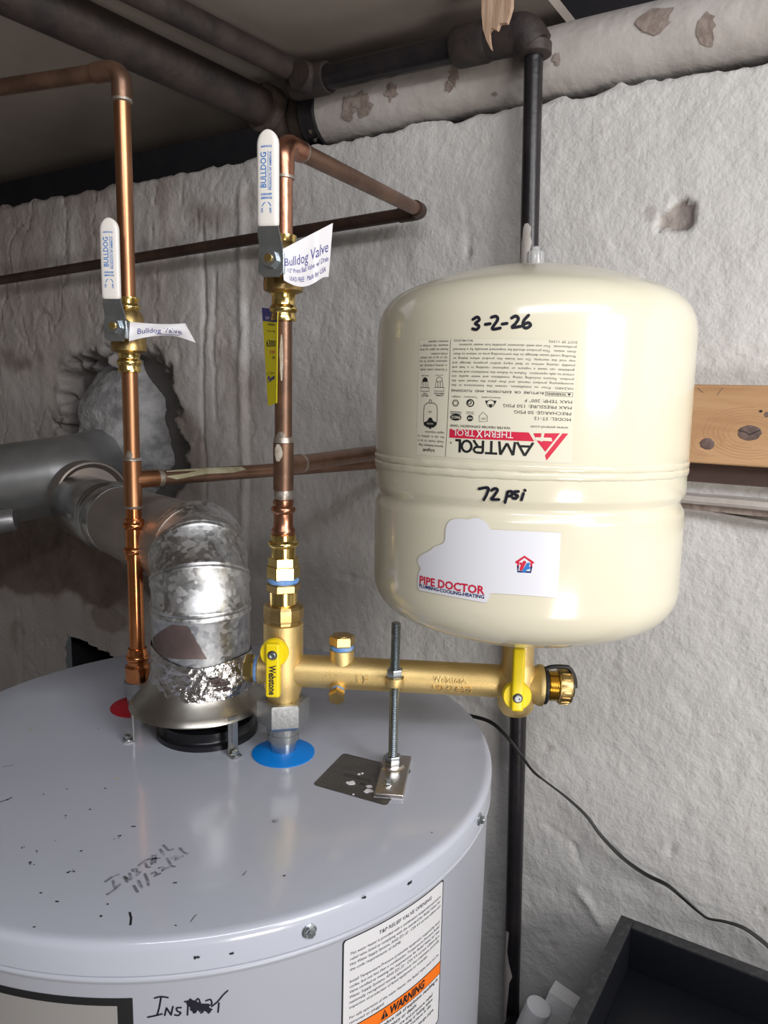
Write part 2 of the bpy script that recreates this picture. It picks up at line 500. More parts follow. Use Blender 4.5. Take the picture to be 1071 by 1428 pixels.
class Decal:
    """flat print laid on a surface: fn(x, y, lift) -> world point"""
    def __init__(self, fn, step=None):
        self.fn, self.step, self.mb = fn, step, MB()
    def _emit(self, v, f, m, lift):
        self.mb.use(m)
        self.mb.add([self.fn(x, y, lift) for x, y in v], f)
    def text(self, s, x0, y0, w, h, m='ink', bold=0.0, italic=0.0, ang=0.0, lift=0.0003, spacing=1.0, res=2, flip=1):
        v, f = text_geo(s, bold, italic, spacing, res)
        ca, sa = math.cos(math.radians(ang)), math.sin(math.radians(ang))
        self._emit([(x0 + (x * w) * ca - flip * (y * h) * sa, y0 + (x * w) * sa + flip * (y * h) * ca) for x, y in v], f, m, lift)
    def poly(self, pts, m, lift=0.0002, step=None):
        step = step or self.step
        bm = bmesh.new()
        vs = [bm.verts.new((x, y, 0)) for x, y in pts]
        tri = tessellate_polygon([[Vector((x, y, 0)) for x, y in pts]])
        for t in tri:
            try:
                bm.faces.new([vs[i] for i in t])
            except ValueError:
                pass
        if step:
            for a in (0, 1):
                lo = min(p[a] for p in pts)
                hi = max(p[a] for p in pts)
                k = lo + step
                if a == 1 and not getattr(self, 'ysplit', False):
                    continue
                while k < hi:
                    co = (k, 0, 0) if a == 0 else (0, k, 0)
                    no = (1, 0, 0) if a == 0 else (0, 1, 0)
                    bmesh.ops.bisect_plane(bm, geom=bm.verts[:] + bm.edges[:] + bm.faces[:], plane_co=co, plane_no=no)
                    k += step
        bm.verts.index_update()
        v = [(p.co.x, p.co.y) for p in bm.verts]
        f = [tuple(p.index for p in fc.verts) for fc in bm.faces]
        bm.free()
        self._emit(v, f, m, lift)
    def rect(self, x0, y0, x1, y1, m, lift=0.0002):
        self.poly([(x0, y0), (x1, y0), (x1, y1), (x0, y1)], m, lift)
    def frame(self, x0, y0, x1, y1, t, m, lift=0.0003):
        self.rect(x0, y0, x1, y0 + t, m, lift)
        self.rect(x0, y1 - t, x1, y1, m, lift)
        self.rect(x0, y0 + t, x0 + t, y1 - t, m, lift)
        self.rect(x1 - t, y0 + t, x1, y1 - t, m, lift)
    def disc(self, x, y, r, m, lift=0.0003, ry=None, n=24, hole=0.0):
        ry = ry or r
        P = [(x + r * math.cos(2 * math.pi * i / n), y + ry * math.sin(2 * math.pi * i / n)) for i in range(n)]
        if hole:
            Q = [(x + r * hole * math.cos(2 * math.pi * i / n), y + (ry - r * (1 - hole)) * math.sin(2 * math.pi * i / n)) for i in range(n)]
            self._emit(P + Q, [(i, (i + 1) % n, n + (i + 1) % n, n + i) for i in range(n)], m, lift)
        else:
            self._emit(P, [tuple(range(n))], m, lift)
    def stroke(self, pts, w, m, lift=0.0003, caps=True):
        n = len(pts)
        L, Rr = [], []
        for i, (x, y) in enumerate(pts):
            a = pts[max(i - 1, 0)]
            b = pts[min(i + 1, n - 1)]
            dx, dy = b[0] - a[0], b[1] - a[1]
            d = math.hypot(dx, dy) or 1
            nx, ny = -dy / d * w / 2, dx / d * w / 2
            L.append((x + nx, y + ny))
            Rr.append((x - nx, y - ny))
        self._emit(L + Rr, [(i, i + 1, n + i + 1, n + i) for i in range(n - 1)], m, lift)
        if caps:
            for x, y in (pts[0], pts[-1]):
                self.disc(x, y, w / 2, m, lift * 1.02, n=10)
    def build(self, name, parent, label=None):
        o = self.mb.build(name, None, parent, smooth=True, fix=False)
        if label:
            o['label'] = label
        return o

def curve_pts(pts, n=8):
    """smooth 2D/3D polyline through the points (Catmull-Rom)"""
    P = [Vector(p if len(p) == 3 else (p[0], p[1], 0)) for p in pts]
    out = []
    for i in range(len(P) - 1):
        a, b, c, d = P[max(i - 1, 0)], P[i], P[i + 1], P[min(i + 2, len(P) - 1)]
        for k in range(n):
            t = k / n
            out.append(0.5 * ((2 * b) + (c - a) * t + (2 * a - 5 * b + 4 * c - d) * t * t + (3 * b - a - 3 * c + d) * t ** 3))
    out.append(P[-1])
    return out
def curve2(pts, n=8):
    return [(p.x, p.y) for p in curve_pts(pts, n)]

# ------------------------------------------------------------------ numpy noise
_tab = np.random.RandomState(7).rand(256, 256)
def vnoise(x, y, seed=0):
    x = x + seed * 17.3
    y = y + seed * 9.7
    xi, yi = np.floor(x).astype(int), np.floor(y).astype(int)
    fx, fy = x - xi, y - yi
    fx, fy = fx * fx * (3 - 2 * fx), fy * fy * (3 - 2 * fy)
    g = lambda a, b: _tab[a & 255, b & 255]
    return (g(xi, yi) * (1 - fx) + g(xi + 1, yi) * fx) * (1 - fy) + (g(xi, yi + 1) * (1 - fx) + g(xi + 1, yi + 1) * fx) * fy
def fbm(x, y, oct=4, seed=0):
    t, a, s = 0, 0.5, 0
    for k in range(oct):
        t = t + a * vnoise(x * 2 ** k, y * 2 ** k, seed + k)
        s += a
        a *= 0.5
    return t / s - 0.5

# ================================================================== THE SETTING
def struct(o):
    o['kind'] = 'structure'
    return o

FLOOR = -EYE
WTOP = 0.342
def masonry_wall():
    ss = np.concatenate([np.arange(-2.6, -1.75, 0.03), np.arange(-1.75, 0.02, 0.004), np.arange(0.02, 1.61, 0.03)])
    zz = np.concatenate([np.arange(FLOOR, -0.80, 0.03), np.arange(-0.80, WTOP - 0.003, 0.004), [WTOP]])
    S, Z = np.meshgrid(ss, zz)
    dist = 0.0035 * fbm(S * 9, Z * 9, 3, 1) + 0.0028 * fbm(S * 30, Z * 30, 3, 5) + 0.0016 * fbm(S * 75, Z * 75, 2, 6) + 0.012 * fbm(S * 2.4, Z * 2.4, 2, 9)
    left = np.clip((-0.55 - S) / 0.5, 0, 1)
    dist = dist + left * (0.010 * fbm(S * 12, Z * 6, 3, 12) + 0.003 * fbm(S * 36, Z * 20, 3, 14))
    bare = np.zeros_like(S)
    dirt = left * np.clip(0.55 + 1.2 * fbm(S * 5, Z * 5, 4, 21), 0, 1)
    edge_dark = np.zeros_like(S)
    # vertical ridges and cracks in the left part
    for px, y0, y1, h, w in ((338, 240, 900, 0.0042, 0.008), (345, 400, 800, -0.002, 0.004), (299, 360, 600, -0.0030, 0.0035), (284, 300, 720, -0.0045, 0.0035), (250, 470, 520, -0.003, 0.006), (225, 380, 430, 0.002, 0.006), (100, 300, 420, 0.002, 0.01), (60, 930, 1000, 0.004, 0.010), (30, 840, 990, -0.005, 0.005)):
        a, b = wall_sz(px, y0), wall_sz(px, y1)
        cs = a[0] + (b[0] - a[0]) * (a[1] - Z) / (a[1] - b[1]) + 0.010 * fbm(Z * 14, Z * 0 + px, 4, 3)
        on = np.clip((Z - b[1]) / 0.03, 0, 1) * np.clip((a[1] - Z) / 0.03, 0, 1)
        dist += h * np.exp(-((S - cs) / w) ** 2) * on
    # horizontal mortar line, pockmarks
    for px, py, r, d, k in ((945, 303, 0.0165, 0.008, 1), (650, 115, 0.0, 0.0, 0), (653, 355, 0.005, 0.003, 0.3), (905, 300, 0.007, 0.001, 0.5), (1062, 1280, 0.006, 0.002, 0.4), (770, 1320, 0.006, 0.001, 0.4), (857, 1190, 0.004, 0.002, 0.5), (935, 1185, 0.005, 0.003, 0.1), (765, 1045, 0.005, 0.002, 0.4)):
        if r == 0:
            continue
        s0, z0 = wall_sz(px, py)
        rr = np.hypot(S - s0, (Z - z0) * 0.85) / (r * (1 + 1.3 * fbm(S * 60, Z * 60, 3, 31)))
        rr = rr * (1 + 0.5 * fbm(S * 190, Z * 190, 2, 33))
        m = np.clip((1 - rr) * 7, 0, 1)
        dist -= d * m
        bare = np.maximum(bare, m * k * 0.7)
    # long shallow hollow in the lower right
    for pts, h, w in (([(760, 1150), (800, 1180), (805, 1200)], -0.004, 0.004), ([(800, 1240), (820, 1262), (835, 1290)], 0.004, 0.005), ([(650, 290), (652, 330), (653, 352)], -0.004, 0.003), ([(940, 240), (945, 280), (946, 300)], -0.003, 0.003), ([(470, 800), (490, 806), (520, 812)], -0.005, 0.004), ([(285, 400), (287, 440), (285, 480)], -0.006, 0.004), ([(500, 560), (470, 590), (480, 620)], -0.003, 0.004)):
        q = [wall_sz(*p) for p in pts]
        for i in range(len(q) - 1):
            for t in np.linspace(0, 1, 8):
                s0, z0 = q[i][0] + (q[i + 1][0] - q[i][0]) * t, q[i][1] + (q[i + 1][1] - q[i][1]) * t
                dist += h / 3 * np.exp(-((S - s0) ** 2 + (Z - z0) ** 2) / w ** 2)
    # broken-out hole round the vent
    s0, z0 = wall_sz(160, 605)
    ang = np.arctan2(Z - z0, S - s0)
    rr = np.hypot((S - s0) * 0.92, Z - z0) / (0.165 * (1 + 0.8 * fbm(S * 11, Z * 11, 5, 41) + 0.25 * fbm(S * 55, Z * 55, 3, 45)))
    hole = np.clip((1 - rr) * 7, 0, 1)
    dist -= hole * (0.046 + 0.010 * fbm(S * 30, Z * 30, 3, 43))
    edge_dark = np.maximum(edge_dark, np.clip((1.12 - rr) * 3.0, 0, 0.85))
    # brown render where paint has come away
    for px, py, rx, rz, k in ((120, 800, 0.17, 0.07, 1.0), (215, 800, 0.10, 0.05, 0.9), (40, 770, 0.22, 0.10, 0.9), (30, 730, 0.2, 0.06, 0.8), (255, 640, 0.07, 0.10, 0.55), (150, 860, 0.06, 0.03, 0.6), (165, 790, 0.08, 0.09, 0.7)):
        s1, z1 = wall_sz(px, py)
        q = np.hypot((S - s1) / rx, (Z - z1) / rz) * (1 + 1.1 * fbm(S * 14, Z * 14, 4, 51))
        bare = np.maximum(bare, k * np.clip((1 - q) * 5, 0, 1))
    dirt = np.maximum(dirt, left * np.clip((fbm(S * 16, Z * 9, 4, 57) - 0.02) * 5, 0, 1))
    bare = np.maximum(bare, 0.75 * left * np.clip((fbm(S * 9, Z * 9, 5, 58) - 0.15) * 9, 0, 1))
    cr = np.abs(fbm(S * 13, Z * 5, 4, 77))
    dist -= left * 0.0035 * np.clip(1 - cr / 0.012, 0, 1)
    # ragged top edge
    Zv = Z.copy()
    Zv[-1] += 0.020 * fbm(S[-1] * 30, S[-1] * 0, 4, 61) - 0.004
    Zv[-2] = np.minimum(Zv[-2], Zv[-1] - 0.002)
    edge = np.clip((Z - (WTOP - 0.010)) / 0.010, 0, 1)
    dist -= 0.006 * edge
    niche = [wall_sz(93, 886), wall_sz(196, 890)]
    ns0, ns1, nz1 = niche[0][0], niche[1][0], niche[0][1]
    nz0 = nz1 - 0.12
    P = np.stack([WN.x * (WC + dist) + WT.x * S, WN.y * (WC + dist) + WT.y * S, EYE + Zv], -1).reshape(-1, 3)
    ni, nj = S.shape
    idx = np.arange(ni * nj).reshape(ni, nj)
    Sc = (S[:-1, :-1] + S[1:, 1:]) / 2
    Zc = (Z[:-1, :-1] + Z[1:, 1:]) / 2
    wob = 0.022 * fbm(Sc * 25, Zc * 25, 3, 71)
    cut = (Sc > ns0 + wob) & (Sc < ns1 + wob) & (Zc > nz0) & (Zc < nz1 + wob - 0.10 * np.clip((Sc - ns0 - 0.06), 0, 1))
    q = np.stack([idx[:-1, :-1], idx[:-1, 1:], idx[1:, 1:], idx[1:, :-1]], -1)[~cut].reshape(-1, 4)
    me = bpy.data.meshes.new('wall_back')
    me.vertices.add(len(P))
    me.vertices.foreach_set('co', P.ravel())
    me.loops.add(q.size)
    me.loops.foreach_set('vertex_index', q.ravel().astype(np.int32))
    me.polygons.add(len(q))
    me.polygons.foreach_set('loop_start', np.arange(0, q.size, 4, dtype=np.int32))
    me.polygons.foreach_set('use_smooth', np.ones(len(q), dtype=bool))
    me.update(calc_edges=True)
    at = me.color_attributes.new('wear', 'FLOAT_COLOR', 'POINT')
    at.data.foreach_set('color', np.stack([bare, dirt * 0.9, edge_dark, np.ones_like(S)], -1).reshape(-1).astype(np.float32))
    me.materials.append(M['wall'])
    o = bpy.data.objects.new('wall_back', me)
    C.objects.link(o)
    struct(o)
    # dark recess behind the broken opening
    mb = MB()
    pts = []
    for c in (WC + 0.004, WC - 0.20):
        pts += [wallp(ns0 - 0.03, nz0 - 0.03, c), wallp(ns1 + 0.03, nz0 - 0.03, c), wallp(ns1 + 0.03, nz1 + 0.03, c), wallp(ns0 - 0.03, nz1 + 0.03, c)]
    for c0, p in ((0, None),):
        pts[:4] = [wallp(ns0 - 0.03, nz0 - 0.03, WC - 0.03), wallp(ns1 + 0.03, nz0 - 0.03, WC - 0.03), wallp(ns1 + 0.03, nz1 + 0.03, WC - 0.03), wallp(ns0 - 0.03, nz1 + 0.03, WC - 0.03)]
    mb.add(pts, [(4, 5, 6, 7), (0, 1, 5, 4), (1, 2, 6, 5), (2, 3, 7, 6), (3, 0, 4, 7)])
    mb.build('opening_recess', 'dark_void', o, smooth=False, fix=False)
    # mortar packed round the vent
    mb = MB()
    s0, z0 = wall_sz(152, 600)
    R = []
    for k in range(9):
        u = k / 8
        ring = []
        for i in range(56):
            a = 2 * math.pi * i / 56
            r = 0.142 * (1 + 0.75 * float(fbm(np.array(math.cos(a) * 2.1 + 5), np.array(math.sin(a) * 2.1 + 5), 4, 81)))
            x, y = s0 - 0.012 + r * (1 - u) * math.cos(a), z0 - 0.012 + r * (1 - u) * math.sin(a) * 1.02
            hgt = -0.062 + 0.075 * math.sin(min(1, u * 1.5) * math.pi / 2) + 0.022 * float(fbm(np.array(x * 26), np.array(y * 26), 4, 83)) * (1 if u > 0 else 0)
            ring.append(wallp(x, y, WC + hgt))
        R.append(ring)
    mb.rings(R, cap0=False, cap1=True)
    mb.build('mortar_patch', 'mortar', o)['label'] = 'grey mortar packed round the vent pipe'
    return o
wall = masonry_wall()

# top of the foundation wall, dark joist space above and behind it
def slab(name, s0, s1, c0, c1, z0, z1, m, parent=None):
    mb = MB()
    mb.box(wallp((s0 + s1) / 2, (z0 + z1) / 2, (c0 + c1) / 2), WT, WN, (0, 0, 1), abs(s1 - s0) / 2, abs(c1 - c0) / 2, abs(z1 - z0) / 2)
    return mb.build(name, m, parent, smooth=False)
struct(slab('trim_1', -2.6, 1.6, WC - 0.007, -1.34, 0.30, 0.333, 'dark_void'))       # sill on top of the wall
struct(slab('trim_2', -2.6, 1.6, -1.28, -1.34, 0.333, 0.72, 'dark_void'))            # rim joist
S_EDGE = -0.375
struct(slab('ceiling', -2.6, S_EDGE, -1.09, 2.2, 0.46, 0.475, 'ceiling'))
struct(slab('trim_3', -2.6, 1.6, -1.34, 2.2, 0.72, 0.74, 'dark_void'))               # boards above the open joist bays
struct(slab('floor', -2.6, 1.6, -1.34, 2.2, FLOOR - 0.05, FLOOR, 'concrete'))
struct(slab('wall_left', -2.65, -2.6, -1.34, 2.2, FLOOR, 0.72, 'room_wall'))
struct(slab('wall_right', 1.6, 1.65, -1.34, 2.2, FLOOR, 0.72, 'room_wall'))
struct(slab('wall_front', -2.6, 1.6, 2.2, 2.25, FLOOR, 0.72, 'room_wall'))

# ================================================================== WATER HEATER
HC = Vector((-0.1707, 0.6997))
HR = 0.2794
HZ = -0.3418
heater = empty('water_heater', (HC.x, HC.y, 0), 'large grey cylindrical water heater filling the lower left of the room', 'water heater')
def HP(r, a, z):
    return V3(HC.x + r * math.cos(a), HC.y + r * math.sin(a), z)
hb = V3(HC.x, HC.y, 0)
mb = MB()
mb.lathe([(0.001, HZ), (0.10, HZ), (0.2, HZ), (HR - 0.007, HZ), (HR - 0.004, HZ - 0.0006), (HR - 0.0015, HZ - 0.002), (HR - 0.0003, HZ - 0.0045), (HR, HZ - 0.007), (HR, HZ - 0.0236), (HR - 0.002, HZ - 0.0240)], hb, seg=160, cap1=False)
mb.build('top_lid', 'heater', heater, angle=60)
mb = MB()
BR = HR - 0.0028
zb = HZ - 0.0240
mb.lathe([(HR - 0.004, zb + 0.004), (HR - 0.004, zb - 0.0006), (HR - 0.0012, zb - 0.0010), (HR + 0.0001, zb - 0.0024), (HR, zb - 0.004), (HR - 0.0014, zb - 0.0058), (BR, zb - 0.0085), (BR, FLOOR + 0.10), (BR - 0.004, FLOOR + 0.095), (BR - 0.004, FLOOR + 0.03), (BR - 0.02, FLOOR)], hb, seg=160, cap0=False)
mb.build('jacket', 'heater_side', heater, angle=60)

def hex_screw(o, n, parent, rw=0.0052, rh=0.0036, name='screw', m='steel'):
    mb = MB()
    n = Vector(n).normalized()
    mb.lathe([(rw, -0.0005), (rw, 0.0008), (rw * 0.86, 0.0014)], o, n, 20)
    mb.lathe([(rh, 0.001), (rh, 0.0036), (rh * 0.86, 0.0044)], o, n, 6, rot=rng.random())
    mb.lathe([(rh * 0.45, 0.0040), (rh * 0.4, 0.0048)], o, n, 10)
    return mb.build(name, m, parent, angle=30)

def on_cyl(px, py, cx, cy, R):
    d = ray(px, py)
    a = d.x ** 2 + d.y ** 2
    b = -2 * (d.x * cx + d.y * cy)
    c = cx * cx + cy * cy - R * R
    t = (-b - math.sqrt(max(b * b - 4 * a * c, 0))) / (2 * a)
    p = EYEV + d * t
    return math.atan2(p.y - cy, p.x - cx), p.z - EYE
for px, py in ((431, 1304), (668, 1141)):
    a, z = on_cyl(px, py, HC.x, HC.y, HR)
    hex_screw(HP(HR, a, HZ - 0.0125), (math.cos(a), math.sin(a), 0), heater)
hex_screw(HP(HR, math.radians(200), HZ - 0.0125), (math.cos(math.radians(200)), math.sin(math.radians(200)), 0), heater)

COLD = Vector((-0.0905, 0.673))
HOT0 = Vector((-0.2590, 0.771))
FL = Vector((-0.1770, 0.7170))
def ring_disc(p, r, m):
    mb = MB()
    mb.lathe([(r, HZ), (r, HZ + 0.001), (0.016, HZ + 0.0045), (0.0115, HZ + 0.0045), (0.0115, HZ)], V3(p.x, p.y, 0), seg=64, cap0=False, cap1=False)
    return mb
o = ring_disc(COLD, 0.0295, 'blue').build('nipple_ring', 'blue', heater)
o['label'] = 'blue plastic ring round the cold nipple'
o = ring_disc(HOT0, 0.0295, 'red').build('nipple_ring', 'red', heater)
o['label'] = 'red plastic ring round the hot nipple'
for p in (COLD, HOT0):
    mb = MB()
    mb.lathe([(0.0122, HZ), (0.0122, HZ + 0.0165)], V3(p.x, p.y, 0), seg=40)
    mb.build('nipple', 'steel', heater)
mb = MB()
mb.lathe([(0.0500, HZ), (0.0500, HZ + 0.005), (0.0475, HZ + 0.0065), (0.0465, HZ + 0.008), (0.0465, HZ + 0.016), (0.042, HZ + 0.018), (0.041, HZ + 0.004)], V3(FL.x + 0.004, FL.y + 0.002, 0), seg=64)
mb.build('flue_collar', 'flue_black', heater)

# foil rating plate on the lid
def lidfn(x, y, l):
    return V3(x, y, HZ + 0.0001 + l)
def zp(px, py):
    p = at_z(px, py, HZ)
    return (p.x, p.y)
def bil(c, u, v):
    (a, b, d, e) = c      # TL, TR, BR, BL ; u right, v down
    return tuple(a[i] * (1 - u) * (1 - v) + b[i] * u * (1 - v) + d[i] * u * v + e[i] * (1 - u) * v for i in (0, 1))
rp = [zp(479, 1050.5), zp(574, 1074), zp(539, 1124), zp(436, 1094.5)]
mb = MB()
cor = []
for (a, b, c) in ((3, 0, 1), (0, 1, 2), (1, 2, 3), (2, 3, 0)):
    A, B, D = Vector(rp[a]), Vector(rp[b]), Vector(rp[c])
    u, w = (A - B).normalized() * 0.004, (D - B).normalized() * 0.004
    for k in range(5):
        t = k / 4
        cor.append((B + u * (1 - t) ** 2 + w * t ** 2))
mb.extrude([(p.x, p.y) for p in cor], V3(0, 0, HZ), (1, 0, 0), (0, 1, 0), (0, 0, 1), 0.0, 0.0004)
plate = mb.build('rating_plate', 'foil_plate', heater)
plate['label'] = 'silver foil rating plate stuck on the lid'
D = Decal(lambda u, v, l: lidfn(*bil(rp, u, v), 0.0003 + l))
D.frame(0.02, 0.03, 0.98, 0.97, 0.008, 'plate_print', 0.0001)
rr = random.Random(3)
for k in range(20):
    v = 0.10 + k * 0.042
    if 0.42 < v < 0.50:
        continue
    x = 0.05
    while x < (0.62 if v < 0.75 else 0.9):
        w = rr.uniform(0.02, 0.09)
        D.rect(x, v, x + w, v + 0.016, 'plate_print', 0.0001)
        x += w + 0.012
D.rect(0.25, 0.52, 0.62, 0.60, 'plate_print', 0.0001)
D.text('50', 0.52, 0.70, 0.07, -0.055, 'ink', 0.02, lift=0.0002)
D.build('print', plate)
mb = MB()
for u, v, r in ((0.42, 0.72, 0.0042), (0.69, 0.80, 0.0046), (0.66, 0.69, 0.0028), (0.42, 0.46, 0.0014), (0.45, 0.42, 0.0012), (0.55, 0.97, 0.001)):
    x, y = bil(rp, u, v)
    P = [(x + r * (0.6 + 0.6 * rr.random()) * math.cos(a), y + 0.7 * r * (0.6 + 0.6 * rr.random()) * math.sin(a)) for a in [2 * math.pi * i / 9 for i in range(9)]]
    mb.extrude(P, V3(0, 0, HZ + 0.0004), (1, 0, 0), (0, 1, 0), (0, 0, 1), 0, 0.0007)
mb.build('torn_spot', 'paper', plate)

# faded marker writing and chips on the lid
D = Decal(lidfn)
def zline(pts, w, m, lift=0.0002):
    D.stroke([zp(*p) for p in pts], w, m, lift)
q = lambda x, y: (100 + x / 4.4625, 1120 + y / 4.4625)
for st in ([(212, 490), (250, 462), (292, 446)], [(258, 484), (268, 524)], [(222, 570), (260, 545), (300, 508)],
           [(328, 458), (346, 492)], [(332, 462), (366, 478)], [(360, 440), (374, 470)], [(384, 425), (376, 416), (408, 408), (404, 432), (432, 428), (404, 452)],
           [(418, 390), (452, 362), (478, 350)], [(456, 370), (470, 402), (486, 400)], [(498, 382), (504, 326), (524, 322), (520, 372)], [(490, 350), (548, 344)], [(552, 290), (574, 322)],
           [(572, 264), (604, 296), (632, 288)], [(388, 516), (410, 554)], [(416, 484), (436, 526)], [(456, 442), (474, 486), (478, 512)],
           [(500, 440), (520, 430), (530, 440), (512, 458), (550, 440)], [(544, 406), (572, 398), (578, 408), (560, 424), (598, 404)],
           [(596, 346), (622, 394), (640, 396)], [(624, 344), (650, 330), (656, 338), (642, 356), (690, 332)], [(674, 282), (704, 312), (722, 316)]):
    zline([q(*p) for p in st], 0.0019, 'marker_faint')
D.build('marker_writing', heater, 'faded handwritten install date on the lid')
D = Decal(lidfn)
zline([(181, 1273), (183, 1281), (182, 1290)], 0.0014, 'ink')
zline([(266, 1286), (270, 1280), (274, 1276)], 0.0005, 'ink_soft')
rr = random.Random(11)
for px, py in ((90, 1137), (91, 1141), (126, 1129), (166, 1168), (168, 1166), (158, 1171), (50, 1187), (52, 1190), (44, 1205), (46, 1207), (42, 1203), (97, 1216), (100, 1213), (105, 1215), (32, 1182), (57, 1246), (80, 1258), (150, 1262), (140, 1278), (48, 1294), (245, 1291), (267, 1313), (130, 1312), (138, 1314), (142, 1315), (136, 1310), (0, 1118), (10, 1115), (15, 1112), (18, 1068), (93, 1101), (62, 1108), (147, 1099), (339, 1221), (396, 1222), (604, 1161), (192, 1309), (115, 1187), (78, 1172), (137, 1016), (186, 1152), (244, 1231)):
    n = rr.choice((1, 1, 2))
    for k in range(n):
        x, y = zp(px + rr.uniform(-2, 2), py + rr.uniform(-1, 1))
        if math.hypot(x - HC.x, y - HC.y) > HR - 0.008:
            continue
        r = rr.uniform(0.0004, 0.0011)
        D.poly([(x + r * rr.uniform(0.6, 1.6) * math.cos(a), y + r * rr.uniform(0.5, 1.1) * math.sin(a)) for a in [2 * math.pi * i / 7 for i in range(7)]], 'ink', 0.0002)
zline([(0, 1119), (8, 1116), (16, 1113)], 0.0009, 'ink_soft')
zline([(4, 1070), (18, 1067)], 0.0004, 'ink_soft')
zline([(338, 1221), (344, 1215)], 0.0004, 'ink_soft')
D.disc(*zp(384, 1145), 0.0026, 'marker_faint', 0.0002)
D.disc(*zp(44, 1017), 0.0022, 'flux', 0.0002)
D.disc(*zp(163, 1086), 0.0022, 'flux', 0.0002)
pc_ = D.build('paint_chips', heater, 'small dark paint chips and scratches on the lid')
pc_['kind'] = 'stuff'

# wrap-round print on the jacket
def jack(R0):
    return lambda a, z, l: HP(R0 + l, a, z)
def jp(px, py, R=BR):
    return on_cyl(px, py, HC.x, HC.y, R)
D = Decal(jack(BR))
def jline(pts, w, m):
    # angle is scaled so the pen keeps one width
    P = [jp(*p) for p in pts]
    D2.stroke([(a * BR, z) for a, z in P], w, m, 0.0003)
D2 = Decal(lambda x, z, l: HP(BR + l, x / BR, z))
q = lambda x, y: (x / 3.15, 1300 + y / 3.15)
for st in ([(680, 288), (706, 282), (738, 286)], [(708, 284), (700, 330), (690, 364)], [(650, 372), (680, 366), (712, 358)],
           [(724, 364), (732, 332)], [(732, 332), (752, 362)], [(752, 362), (760, 326)], [(796, 330), (776, 332), (780, 346), (794, 352), (784, 364), (768, 362)],
           [(826, 320), (824, 362)], [(812, 304), (840, 300)], [(845, 330), (870, 290), (885, 330)], [(905, 300), (925, 295), (930, 315), (908, 322)], [(930, 325), (955, 305), (980, 275), (1000, 256)], [(958, 350), (962, 310)]):
    jline([q(*p) for p in curve2(st, 4)], 0.0011, 'marker')
for k in range(15):
    jline([q(822 + 2 * k, 306 + 12 * math.sin(k * 0.7)), q(850 + 5.5 * k, 330 + 14 * math.sin(k * 1.9 + 1)), q(838 + 6.5 * k, 345 - 8 * math.cos(k * 1.3))], 0.0014, 'marker')
for px, py in ((272, 1335), (325, 1329), (506, 1252), (570, 1232)):
    a, z = on_cyl(px, py, HC.x, HC.y, HR)
    for k in range(3):
        r = rr.uniform(0.0006, 0.0014)
        x = a * HR + rr.uniform(-0.002, 0.002)
        D2._emit([((x + r * rr.uniform(0.6, 1.5) * math.cos(t)) / HR * BR, z + r * rr.uniform(0.6, 1.3) * math.sin(t)) for t in [2 * math.pi * i / 7 for i in range(7)]], [tuple(range(7))], 'ink', 0.0031)
D2.build('marker_writing', heater, 'handwritten word in black marker, partly scribbled out, on the jacket')['kind'] = 'stuff'

# black-framed silver panel on the jacket front
a1, ztr = jp(185, 1391.5)
a0 = a1 - 0.235 / BR
x0, x1 = a0 * BR, a1 * BR
D = Decal(lambda x, z, l: HP(BR + l, x / BR, z), step=0.005)
D.rect(x0, ztr - 0.30, x1, ztr, 'ink', 0.0002)
D.rect(x0 + 0.012, ztr - 0.29, x1 - 0.0098, ztr - 0.0055, 'silver_panel', 0.0003)
D.rect(x0 + 0.02, ztr - 0.29, x1 - 0.115, ztr - 0.019, 'ink', 0.0004)
D.build('energy_label', heater, 'silver label with a thick black frame on the jacket')

# white relief-valve warning label
tl, tr = jp(477.5, 1310), jp(618.5, 1226)
X0, X1 = tl[0] * BR, tr[0] * BR
ZT = (tl[1] + tr[1]) / 2
br = jp(609.6, 1425)
LW = X1 - X0
D = Decal(lambda x, y, l: HP(BR + l, (X0 + x * LW) / BR, ZT - y * LW), step=0.03)   # unit = label width, y down
def rrect(x0, y0, x1, y1, r, n=5):
    P = []
    for cx, cy, a0 in ((x1 - r, y0 + r, -90), (x1 - r, y1 - r, 0), (x0 + r, y1 - r, 90), (x0 + r, y0 + r, 180)):
        P += [(cx + r * math.cos(math.radians(a0 + 90 * i / n)), cy + r * math.sin(math.radians(a0 + 90 * i / n))) for i in range(n + 1)]
    return P
LB = (ZT - br[1]) / LW + 0.005
D.poly(rrect(0, 0, 1, LB, 0.03), 'ink', 0.0002)
D.poly(rrect(0.012, 0.012, 0.988, LB - 0.012, 0.025), 'label_white', 0.0003)
def lt(s, x, y, w, h=0.021, bold=0.0, m='ink', it=0.12):
    D.text(s, x, y, w, -h, m, bold, it, lift=0.0005)
lt('T&P RELIEF VALVE OPENING', 0.30, 0.085, 0.54, 0.028, 0.006)
ys = [0.135, 0.175, 0.215, 0.255]
for s, y, w in zip(('This water heater is provided with a combination temperature-pressure', 'relief valve listed as complying with the standard for Relief Valves for', 'Hot Water Supply Systems, ANSI Z21.22 - CSA 4.4 current edition and', 'the code requirements of ASME.'), ys, (0.90, 0.90, 0.90, 0.45)):
    lt(s, 0.06, y, w)
for s, y, w in zip(('Install Temperature-Pressure protective equipment required by local', 'codes, but not less than a combination Temperature-Pressure Relief', 'Valve certified as meeting the requirements for Relief Valves for Hot', 'Water Supply Systems, ANSI Z21.22 - CSA 4.4 current edition by a', 'nationally recognized testing laboratory that maintains periodic', 'inspection of production of listed equipment or materials.'), [0.345 + 0.040 * k for k in range(6)], (0.90, 0.90, 0.90, 0.90, 0.90, 0.75)):
    lt(s, 0.06, y, w)
lt('For safe operation of the water heater, the Relief Valve must not be', 0.06, 0.625, 0.90)
lt('removed or plugged.', 0.06, 0.665, 0.30)
